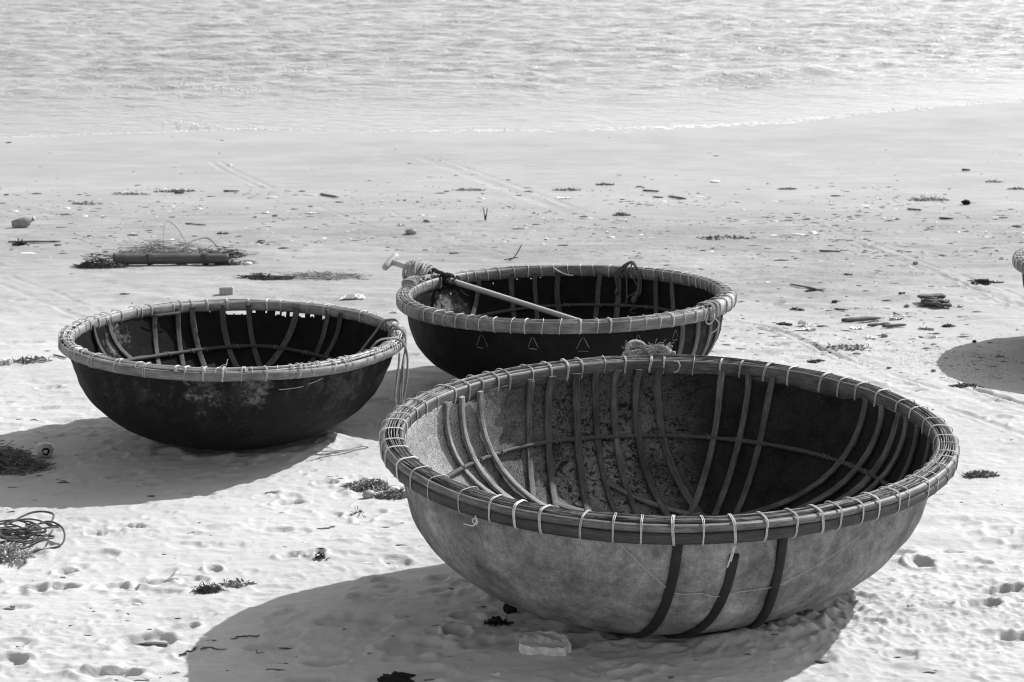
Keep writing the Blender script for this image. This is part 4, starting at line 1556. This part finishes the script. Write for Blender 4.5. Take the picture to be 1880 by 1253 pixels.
for k, (a, b, lb) in enumerate([((330, 1198), (362, 1187), 'thin bent dark twig crossing the shadow edge at lower left'), ((368, 1188), (410, 1197), 'short straight twig in the shadow of the front boat, lower left'),
                                ((430, 1172), (478, 1166), 'fine curved twig higher up in the front boat shadow'), ((455, 1192), (482, 1200), 'stubby dark twig at the left end of the front boat shadow'),
                                ((586, 972), (620, 968), 'hair-thin twig on the lit sand below the left boat shadow')]):
    stick(a, b, .0035, M['wood_dark'], 'twig', lb, 'twig', .5, 1.0, seed=k)

# left edge: cord tangle, net bundle, buoy
mb = MB()
rr = random.Random(31)
c = G(40, 1000)
for k in range(15):
    px, py = 25 + rr.uniform(-40, 35), 992 + rr.uniform(-8, 10)
    q = G(px, py, .02)
    pts = []
    r1, r2 = rr.uniform(.06, .19), rr.uniform(.05, .14)
    ph = rr.uniform(0, 6)
    for i in range(20):
        a = 6.28 * i / 20 * rr.choice([1]) + ph
        x, y_ = q[0] + r1 * math.cos(a), q[1] + r2 * math.sin(a)
        pts.append((x, y_, ground_z(x, y_) + .012 + .05 * (k % 5) / 4 + .015 * math.sin(2 * a + ph)))
    mb.tube(spline(pts, 40), .0042, 5)
mb.tube(spline([G(10, 985, .05), G(60, 968, .07), G(98, 970, .07), G(92, 985, .05)], 30), .005, 6)
mb.tube(spline([G(40, 1000, .05), G(85, 985, .07), G(116, 990, .05), G(112, 1005, .01), G(60, 1016, .01), G(45, 1032, .01)], 40), .0045, 6)
place(mb, 'cord_tangle', M['rope_dark'], c, 'loose tangle of dark cord at the left edge below the left boat shadow', 'cord')
weed(8, 1024, 100, .07, 700, M['net_pale'], 'net_heap', 'pale sandy heap of netting below the dark cord tangle', 'net', 8, .6, .010)
mb = MB()
c = G(20, 862)
for k in range(1300):
    a = rr.uniform(0, 6.28); q = math.sqrt(rr.random())
    s = np.array([c[0] - .05 + .20 * q * math.cos(a), c[1] + .10 * q * math.sin(a), 0])
    s[2] = ground_z(s[0], s[1]) + .13 * (1 - q * q) * rr.random()
    pts = [s]
    for i in range(4):
        pts.append(pts[-1] + np.array([rr.gauss(0, .022), rr.gauss(0, .016), rr.gauss(0, .007)]))
        pts[-1][2] = max(pts[-1][2], ground_z(pts[-1][0], pts[-1][1]) + .002)
    mb.tube(spline(pts, 8), .0019, 3)
place(mb, 'fishing_net', M['net_mid'], c, 'dark bundled fishing net in the shadow of the left boat at the picture edge', 'net')
b_ = G(84, 840)
mb = MB()
mb.tube([b_ + [-.045, 0, .034], b_ + [-.035, 0, .036], b_ + [0, 0, .038], b_ + [.03, 0, .036], b_ + [.04, 0, .034]], [.012, .036, .042, .036, .012], 14)
ro = place(mb, 'float', M['plastic_grey'], b_, 'small pale net float in the shadow beside the dark net', 'float')
mb = MB()
mb.tube(ring_pts((.01, -.036, .04), .016, .016, 0, 12), .006, 6, True)
mb.build('float_ring', M['black'], ro)
mb = MB()
mb.tube(spline([G(60, 792, .01), G(85, 800, .012), G(105, 803, .01), G(118, 796, .008)], 20), .004, 5)
place(mb, 'cord', M['nylon_dim'], G(85, 800), 'short curved pale cord at the upper edge of the left boat shadow', 'cord')
weed(10, 668, 34, .03, 60, M['plastic'], 'shell_heap', 'small white heap of shells at the left edge beside the left boat', 'shell', 9, .4, .014)
weed(60, 664, 70, .03, 120, M['weed_grey'], 'weed_drift', 'flat drift of weed between the left edge and the left boat', 'seaweed', 10, .35, .014)
stick((98, 654), (122, 660), .008, M['wood_dark'], 'stick', 'dark stick poking out behind the left end of the left boat', 'stick', .1, 1, seed=4)

# bamboo log and its nets, beyond the left boat
c = G(330, 490)
rp_ = bpy.data.objects.new('bamboo_log', None)
COL.objects.link(rp_)
rp_.matrix_world = WB @ Matrix.Translation(c)
tag(rp_, 'thick grey bamboo log lying on the sand beyond the left boat', 'log')
a, b = G(208, 488, .055), G(420, 487, .055)
mb = MB()
n = 40
P = np.linspace(a, b, n) - c
kk = np.array([1 + (.08 if i % 9 == 4 else 0) for i in range(n)])
mb.tube(P, .047 * kk * np.linspace(1, .9, n), 14)
mb.build('culm', M['wood_grey'], rp_)
for t in (.78, .80, .30):
    q = a + (b - a) * t - c
    mb = MB()
    for s in range(4):
        mb.tube([q + np.array([.008 * s + .003 * math.sin(i), .051 * math.cos(6.28 * i / 14), .051 * math.sin(6.28 * i / 14)]) for i in range(14)], .004, 4, True)
    mb.build('log_binding', M['rope_dark'], rp_)
rr = random.Random(55)


def net_pile(name, cx, cy, wpx, hpx, n, mat, label, seed, spread=.6, r=.0035, back=.0):
    rr = random.Random(seed)
    c = G(cx, cy)
    w = wpx * pxm(cy) / 2
    h = hpx * pxm(cy)
    mb = MB()
    for k in range(n):
        a = rr.uniform(0, 6.28); q = math.sqrt(rr.random())
        s = np.array([c[0] + w * q * math.cos(a), c[1] + back + w * .35 * q * math.sin(a), 0])
        hh = h * (1 - q * q) * (.6 + .6 * float(perlin(np.array([s[0] * 6]), np.array([seed * 1.7]), 97)[0]) + .3)
        s[2] = ground_z(s[0], s[1]) + max(hh, .01) * rr.random()
        pts = [s]
        d = np.array([rr.gauss(0, 1), rr.gauss(0, .6), rr.gauss(0, .2)]) * w * .07
        for i in range(4):
            d = d * .7 + np.array([rr.gauss(0, 1), rr.gauss(0, .7), rr.gauss(0, .18)]) * w * .05
            pts.append(pts[-1] + d)
            pts[-1][2] = max(pts[-1][2], ground_z(pts[-1][0], pts[-1][1]) + .002)
        mb.tube(spline(pts, 10), r * rr.uniform(.5, 1.4), 3)
    return place(mb, name, mat, c, label, 'net')


net_pile('fishing_net', 290, 478, 170, 40, 900, M['net'], 'pale shaggy net heaped behind the middle of the bamboo log', 1, back=.14, r=.0022)
net_pile('fishing_net', 185, 490, 86, 22, 500, M['net_dark'], 'dark net lump at the left end of the bamboo log', 2, r=.0025)
net_pile('fishing_net', 395, 476, 110, 22, 320, M['net_dark'], 'dark cords of net piled behind the right end of the bamboo log', 3, r=.0025, back=.12)
net_pile('fishing_net', 415, 487, 46, 17, 260, M['net_dark'], 'dark net wrapped over the right end of the bamboo log', 7, r=.0025)
net_pile('fishing_net', 445, 484, 50, 8, 60, M['net'], 'thin tail of net trailing right from the bamboo log', 4)
mb = MB()
mb.tube(spline([G(300, 462, .05), G(312, 445, .05) + [0, -.2, .16], G(335, 440, .05) + [0, -.3, .1], G(345, 462, .05)], 30), .004, 5)
mb.tube(spline([G(335, 474, .05), G(350, 466, .1), G(380, 462, .12), G(400, 470, .08)], 30), .006, 5)
mb.tube(spline([G(385, 470, .03), G(400, 462, .08), G(412, 448, .12)], 20), .004, 5)
place(mb, 'cord', M['rope_grey'], G(340, 474), 'springy cord loops arching above the net on the bamboo log', 'cord')
lump(456, 487, 14, 7, M['plastic'], 'float', 'little pale float at the far right tip of the net tail', 'float', 8, .8, .05)
# torn net to the right of the log
net_pile('fishing_net', 490, 513, 90, 9, 330, M['net_dark'], 'flat torn net strip on the sand right of the bamboo log', 5, r=.0025)
net_pile('fishing_net', 590, 508, 150, 6, 260, M['net'], 'thin net trailing right behind the torn net strip', 6, r=.002)
# brick
c = G(416, 541)
mb = MB()
k_ = pxm(541)
for (x0, x1, z0, z1, y0, y1) in [(-12, 12, 0, 14, -.035, .05)]:
    x0, x1, z0, z1 = x0 * k_, x1 * k_, z0 * k_, z1 * k_
    e = .006
    V = []
    for z, ins in ((z0, 0), (z1 - e, 0), (z1, e)):
        V += [(c[0] + x0 + ins, c[1] + y0 + ins, c[2] + z), (c[0] + x1 - ins, c[1] + y0 + ins + .02, c[2] + z), (c[0] + x1 - ins, c[1] + y1 - ins, c[2] + z), (c[0] + x0 + ins, c[1] + y1 - ins - .02, c[2] + z)]
    F = [(i * 4 + j, i * 4 + (j + 1) % 4, (i + 1) * 4 + (j + 1) % 4, (i + 1) * 4 + j) for i in range(2) for j in range(4)] + [(8, 9, 10, 11), (3, 2, 1, 0)]
    mb.add(V, F)
place(mb, 'brick', M['brick'], c, 'single grey brick standing just beyond the far rim of the left boat', 'brick', smooth=False)
scrap(648, 549, 34, M['plastic'], 'plastic_bag', 'crumpled white plastic scrap on sand between left and back boats', 'litter', 1, .05)
scrap(723, 575, 14, M['plastic'], 'plastic_scrap', 'small white scrap on the sand at the left tip of the back boat', 'litter', 2, .02)
# bottle far left
c = G(42, 418)
mb = MB()
ax = np.array([.16, .08, .05])
mb.tube([c + ax * t + [0, 0, .045] for t in (-.55, -.5, .1, .3, .42, .6, .62)], [.02, .05, .052, .045, .02, .016, .012], 12)
bo = place(mb, 'bottle', M['stone'], c, 'grey plastic bottle lying at the far left near the long thin pole', 'bottle')
mb = MB()
mb.tube([ax * t + [0, 0, .045] for t in (.58, .66)], [.022, .022], 10)
mb.build('bottle_cap', M['plastic'], bo)
stick((15, 447), (112, 446), .012, M['wood_dark'], 'thin_pole', 'long thin dark pole lying flat at the far left', 'pole', .01, 1, seed=1)
weed(38, 450, 26, .04, 90, M['weed_dark'], 'weed_clump', 'dark weed clump caught on the long thin pole', 'seaweed', 11, .5, .014)
lump(755, 430, 22, 11, M['stone'], 'stone', 'rounded grey stone alone on damp sand above the paddle grip', 'stone', 9, .7, .12)
lump(784, 408, 14, 6, M['stone'], 'stone', 'small dark stone up the beach from the rounded grey one', 'stone', 10, .7, .2)
scrap(738, 415, 12, M['plastic'], 'plastic_scrap', 'white scrap just left of the small dark stone', 'litter', 3, .03)
# upright sprig
c = G(891, 405)
mb = MB()
for dx, dz, bx in ((-.01, .13, -.02), (.012, .12, .02), (.0, .07, .035)):
    mb.tube(spline([c + [dx * .2, 0, -.01], c + [dx, 0, dz * .5], c + [dx + bx * .4, 0, dz]], 8), .005, 5)
place(mb, 'sprig', M['wood_dark'], c, 'forked sprig standing upright in the sand above the back boat', 'plant')
mb = MB()
c = G(945, 478)
mb.tube(spline([c + [-.05, 0, .0], c + [0, 0, .03], c + [.06, .02, .13]], 8), .005, 5)
mb.tube(spline([c + [-.09, 0, .005], c + [0, 0, .02], c + [.03, 0, .02]], 8), .004, 5)
place(mb, 'twig', M['wood_dark'], c, 'small raised twig on sand just beyond the back boat far rim', 'twig')

# weed clumps, lumps and sticks up the beach
for k, (px, py, w, h, n, mt, lb) in enumerate([
        (1110, 340, 36, .035, 70, 'weed_dark', 'long dark weed clump alone on smooth sand, nearest the water'),
        (1142, 396, 34, .07, 90, 'weed_dark', 'bushy dark weed clump straight up the beach from the back boat'),
        (1445, 348, 36, .04, 60, 'weed_dark', 'dark flat weed clump right of the white shell on smooth sand'),
        (1866, 348, 34, .05, 60, 'weed_dark', 'dark weed clump at the right edge near the smooth sand'),
        (1705, 368, 80, .05, 110, 'weed_grey', 'wide low heap of grey weed beside the black lump'),
        (1825, 335, 34, .05, 50, 'weed_grey', 'small peaked weed heap on smooth sand at upper right'),
        (1490, 535, 22, .03, 40, 'weed_dark', 'tiny dark weed clump beside the long bent twig'),
        (1808, 522, 60, .03, 90, 'weed_dark', 'two-part dark weed clump by the wheel track at right'),
        (1463, 570, 26, .03, 40, 'weed_dark', 'dark weed scrap above the white litter patch'),
        (1440, 597, 32, .03, 60, 'weed_dark', 'dark crumpled leaf clump left of the white litter patch'),
        (1775, 712, 60, .05, 130, 'weed_dark', 'dark weed tangle at the lower edge of the right boat shadow'),
        (1800, 874, 64, .05, 260, 'weed_grey', 'low mound of chopped weed right of the front boat rim'),
        (1560, 640, 90, .01, 70, 'weed_grey', 'thin scatter of weed between front boat and right boat shadow'),
        (1498, 665, 30, .02, 60, 'weed_dark', 'weed crumbs just above the far right rim of the front boat'),
        (860, 350, 60, .03, 70, 'weed_grey', 'grey weed drift beside the wheel track on damp sand'),
        (1040, 350, 50, .03, 60, 'weed_grey', 'grey weed drift on damp sand below the smooth beach'),
        (1335, 438, 110, .012, 80, 'weed_dark', 'loose row of dark crumbs on sand right of the back boat far rim'),
        (1740, 600, 26, .02, 60, 'weed_dark', 'small dark weed crumbs below the driftwood plank'),
        (1700, 605, 30, .02, 40, 'weed_grey', 'grey weed crumbs between the short log and the driftwood plank'),
        (410, 430, 22, .03, 40, 'weed_dark', 'small dark weed scrap between the log and the damp sand'),
        (160, 375, 60, .02, 60, 'weed_grey', 'thin weed drift on the far left damp sand'),
        (240, 357, 70, .02, 60, 'weed_grey', 'thin weed drift at the top of the left damp sand'),
        (320, 352, 80, .02, 70, 'weed_dark', 'thin dark weed drift along the left tide line')]):
    o = weed(px, py, w, h * .55, int(n * 1.6) + 40, M[mt], 'weed_clump', lb, 'seaweed', 20 + k, .45, min(.012, max(.008, w * pxm(py) / 24)))
    if 'crumbs' in lb or 'scatter' in lb:
        o['kind'] = 'stuff'
lump(1774, 376, 16, 10, M['black'], 'stone', 'black lump of debris at the right on the tide line', 'debris', 12, .7, .2)
lump(1803, 523 - 3, 20, 8, M['weed_dark'], 'stone', 'dark lump in the two-part weed clump by the wheel track', 'debris', 13, .7, .3)
lump(1313, 335, 18, 4, M['plastic'], 'shell', 'shallow white dish-like shell on the smooth sand', 'shell', 14, .8, .04)
for a, b, r, mt, nm, lb, ct in [
        ((1180, 352), (1210, 354), .014, 'wood_dark', 'stick', 'short dark stick left of its twin on the smooth sand edge', 'stick'),
        ((1228, 363), (1260, 368), .014, 'wood_dark', 'stick', 'short dark stick right of its twin on the smooth sand edge', 'stick'),
        ((1503, 463), (1543, 464), .010, 'wood_dark', 'stick', 'straight dark stick above the right end of the back boat', 'stick'),
        ((1546, 593), (1617, 586), .022, 'wood_grey', 'short_log', 'short grey bamboo log on sand right of the back boat', 'log'),
        ((1594, 601), (1634, 597), .013, 'wood_dark', 'stick', 'dark stick just below the short grey log', 'stick'),
        ((1620, 604), (1664, 601), .016, 'wood_grey', 'stick', 'split grey bark piece at the right end of the dark stick', 'driftwood'),
        ((1452, 523), (1516, 537), .009, 'wood_dark', 'twig', 'long bent dark twig right of the back boat', 'twig'),
        ((1640, 576), (1660, 583), .007, 'wood_dark', 'twig', 'thin curved twig above the bark piece', 'twig'),
        ((1666, 386), (1692, 388), .012, 'wood_dark', 'stick', 'small stick left of the black lump on the tide line', 'stick'),
        ((1724, 403), (1750, 404), .012, 'wood_dark', 'stick', 'small stick below the black lump on the tide line', 'stick'),
        ((1766, 314), (1781, 315), .016, 'wood_dark', 'stick', 'tiny stick on the smooth sand at upper right', 'stick'),
        ((588, 359), (622, 365), .014, 'wood_dark', 'stick', 'thin dark stick on damp sand above the torn net', 'stick'),
        ((320, 356), (338, 357), .014, 'wood_dark', 'stick', 'short stick lying in the left tide line', 'stick'),
        ((410, 353), (440, 353), .012, 'wood_dark', 'stick', 'slim stick at the right end of the left tide line', 'stick'),
        ((1532, 570), (1552, 572), .010, 'wood_dark', 'stick', 'stubby dark stick above the short grey log', 'stick'),
        ((1550, 505), (1566, 506), .008, 'wood_dark', 'stick', 'stubby twig high above the short grey log', 'stick'),
        ((1650, 542), (1662, 541), .012, 'wood_dark', 'stick', 'tiny chip of wood above the driftwood plank', 'stick'),
        ((340, 412), (378, 415), .008, 'wood_dark', 'twig', 'fine straight twig up the beach from the bamboo log', 'twig')]:
    stick(a, b, r, M[mt], nm, lb, ct, .05, .9, seed=int(a[1]))
# driftwood plank with lumps
c = G(1712, 564)
mb = MB()
for (p, q, r, dz) in (((1690, 560), (1746, 566), .026, .02), ((1684, 556), (1735, 557), .03, .05), ((1700, 561), (1742, 563), .022, .04)):
    A, B_ = G(*p, dz), G(*q, dz)
    rr = random.Random(int(r * 1e4))
    rr = random.Random(int(r * 1e4))
    tt = np.linspace(0, 1, 11)
    P = np.array([A + (B_ - A) * t + [0, rr.uniform(-.012, .012), rr.uniform(-.008, .008)] for t in tt])
    mb.sweep(P, np.tile([0, 1.0, 0], (11, 1)), np.tile([0, 0, 1.0], (11, 1)), rbox(-r * 1.8, r * 1.8, -r * .45, r * .45, r * .2), scale=[rr.uniform(.25, .5)] + [rr.uniform(.7, 1.15) for _ in range(9)] + [rr.uniform(.5, .9)])
for k in range(16):
    A = G(1692 + rr.uniform(-10, 8), 561 + rr.uniform(-4, 4), rr.uniform(.01, .05))
    mb.tube([A, A + [rr.uniform(.05, .16), rr.uniform(-.03, .03), rr.uniform(-.02, .02)]], .006, 4)
place(mb, 'driftwood_plank', M['wood_dark'], c, 'dark weathered driftwood slab lying on sand at right', 'driftwood')
lump(1738, 556, 11, 7, M['wood_dark'], 'stone', 'dark stone perched at the right end of the driftwood slab', 'stone', 15, .7, .2)
lump(1665, 565, 9, 7, M['stone'], 'stone', 'little grey stone left of the driftwood slab', 'stone', 16, .7, .2)
lump(1532, 555, 11, 6, M['weed_dark'], 'stone', 'little dark stone above the short grey log', 'stone', 17, .7, .2)
lump(1624, 619, 14, 7, M['stone'], 'stone', 'grey stone below the dark stick, right of the back boat', 'stone', 18, .7, .2)
lump(1789, 529 + 100, 8, 5, M['black'], 'stone', 'small black stone on the upper edge of the right boat shadow', 'stone', 19, .7, .2)
lump(1714, 683, 9, 6, M['stone'], 'stone', 'small stone at the left tip of the right boat shadow', 'stone', 20, .7, .2)
lump(1632, 680 - 3, 9, 4, M['stone'], 'stone', 'tiny stone at the head of the long furrow right of the front boat', 'stone', 21, .7, .2)
lump(1681, 486, 10, 7, M['stone'], 'stone', 'tiny two-toned stone on sand above the driftwood slab', 'stone', 22, .7, .2)
scrap(1478, 608, 30, M['plastic'], 'plastic_bag', 'white torn plastic sheet right of the dark leaf clump', 'litter', 4, .03)
scrap(1474, 598, 14, M['plastic'], 'plastic_scrap', 'small upright white scrap behind the torn plastic sheet', 'litter', 5, .05)
scrap(1650, 588, 20, M['plastic'], 'plastic_scrap', 'crumpled white wrapper at the right end of the short grey log', 'litter', 6, .04)
scrap(1572, 604, 20, M['plastic'], 'plastic_scrap', 'white scrap left of the dark stick under the short grey log', 'litter', 7, .02)
scrap(1596, 623, 18, M['plastic'], 'plastic_scrap', 'flat white scrap below the short grey log', 'litter', 8, .012)
scrap(1713, 621, 10, M['plastic'], 'plastic_scrap', 'white crumb of litter above the right boat shadow', 'litter', 9, .02)
scrap(1035, 365, 22, M['plastic'], 'plastic_scrap', 'white scrap on the edge of the smooth sand mid picture', 'litter', 10, .02)
scrap(1762, 564, 12, M['plastic'], 'plastic_scrap', 'pale scrap right of the driftwood slab', 'litter', 11, .02)
scrap(1310, 457, 9, M['plastic'], 'plastic_scrap', 'white crumb of litter on sand above the back boat right end', 'litter', 12, .03)
scrap(570, 393, 14, M['plastic'], 'plastic_scrap', 'white crumb of litter on damp sand above the torn net', 'litter', 13, .02)
scrap(486, 392, 12, M['plastic'], 'plastic_scrap', 'white crumb beside a dark chip on the left damp sand', 'litter', 14, .02)

# loose litter of the tide line: nobody could count it
mb = MB()
rr = random.Random(99)
N_ = 0
while N_ < 5200:
    k = rr.random()
    if k < .45: px, py = rr.uniform(-20, 1900), rr.gauss(390, 36)
    elif k < .65: px, py = rr.gauss(1600, 190), rr.gauss(590, 70)
    elif k < .78: px, py = rr.uniform(-20, 1900), rr.uniform(250, 480)
    elif k < .88: px, py = rr.uniform(1150, 1900), rr.gauss(450, 40)
    else: px, py = rr.uniform(-20, 1900), rr.uniform(440, 1250)
    if not 246 < py < 1252: continue
    if py < 340 and rr.random() < .6: continue
    c = G(px, py)
    if perlin(np.array([c[0] / 1.1]), np.array([c[1] / .8]), 98)[0] < rr.uniform(-.6, .5): continue
    bad = False
    for b in (FB, LB, BB, XB):
        if math.hypot(c[0] - b.m.translation.x, c[1] - b.m.translation.y) < b.R * .55: bad = True
    if bad: continue
    s = min(max(.003, rr.lognormvariate(math.log(.0055), .5)), .018) * (1 + .35 * (py < 480))
    add_blob(mb, c - [0, 0, .002], s * rr.uniform(.8, 3.2), s * rr.uniform(.6, 1.2), s * rr.uniform(.25, .8), N_, 1 if rr.random() < .14 else 0, .5)
    N_ += 1
o = mb.build('beach_litter', [M['litter'], M['shell']], None, WB.copy())
tag(o, 'crumbs of weed, wood and shell scattered over the sand', 'litter', kind='stuff')
bpy.context.view_layer.update()
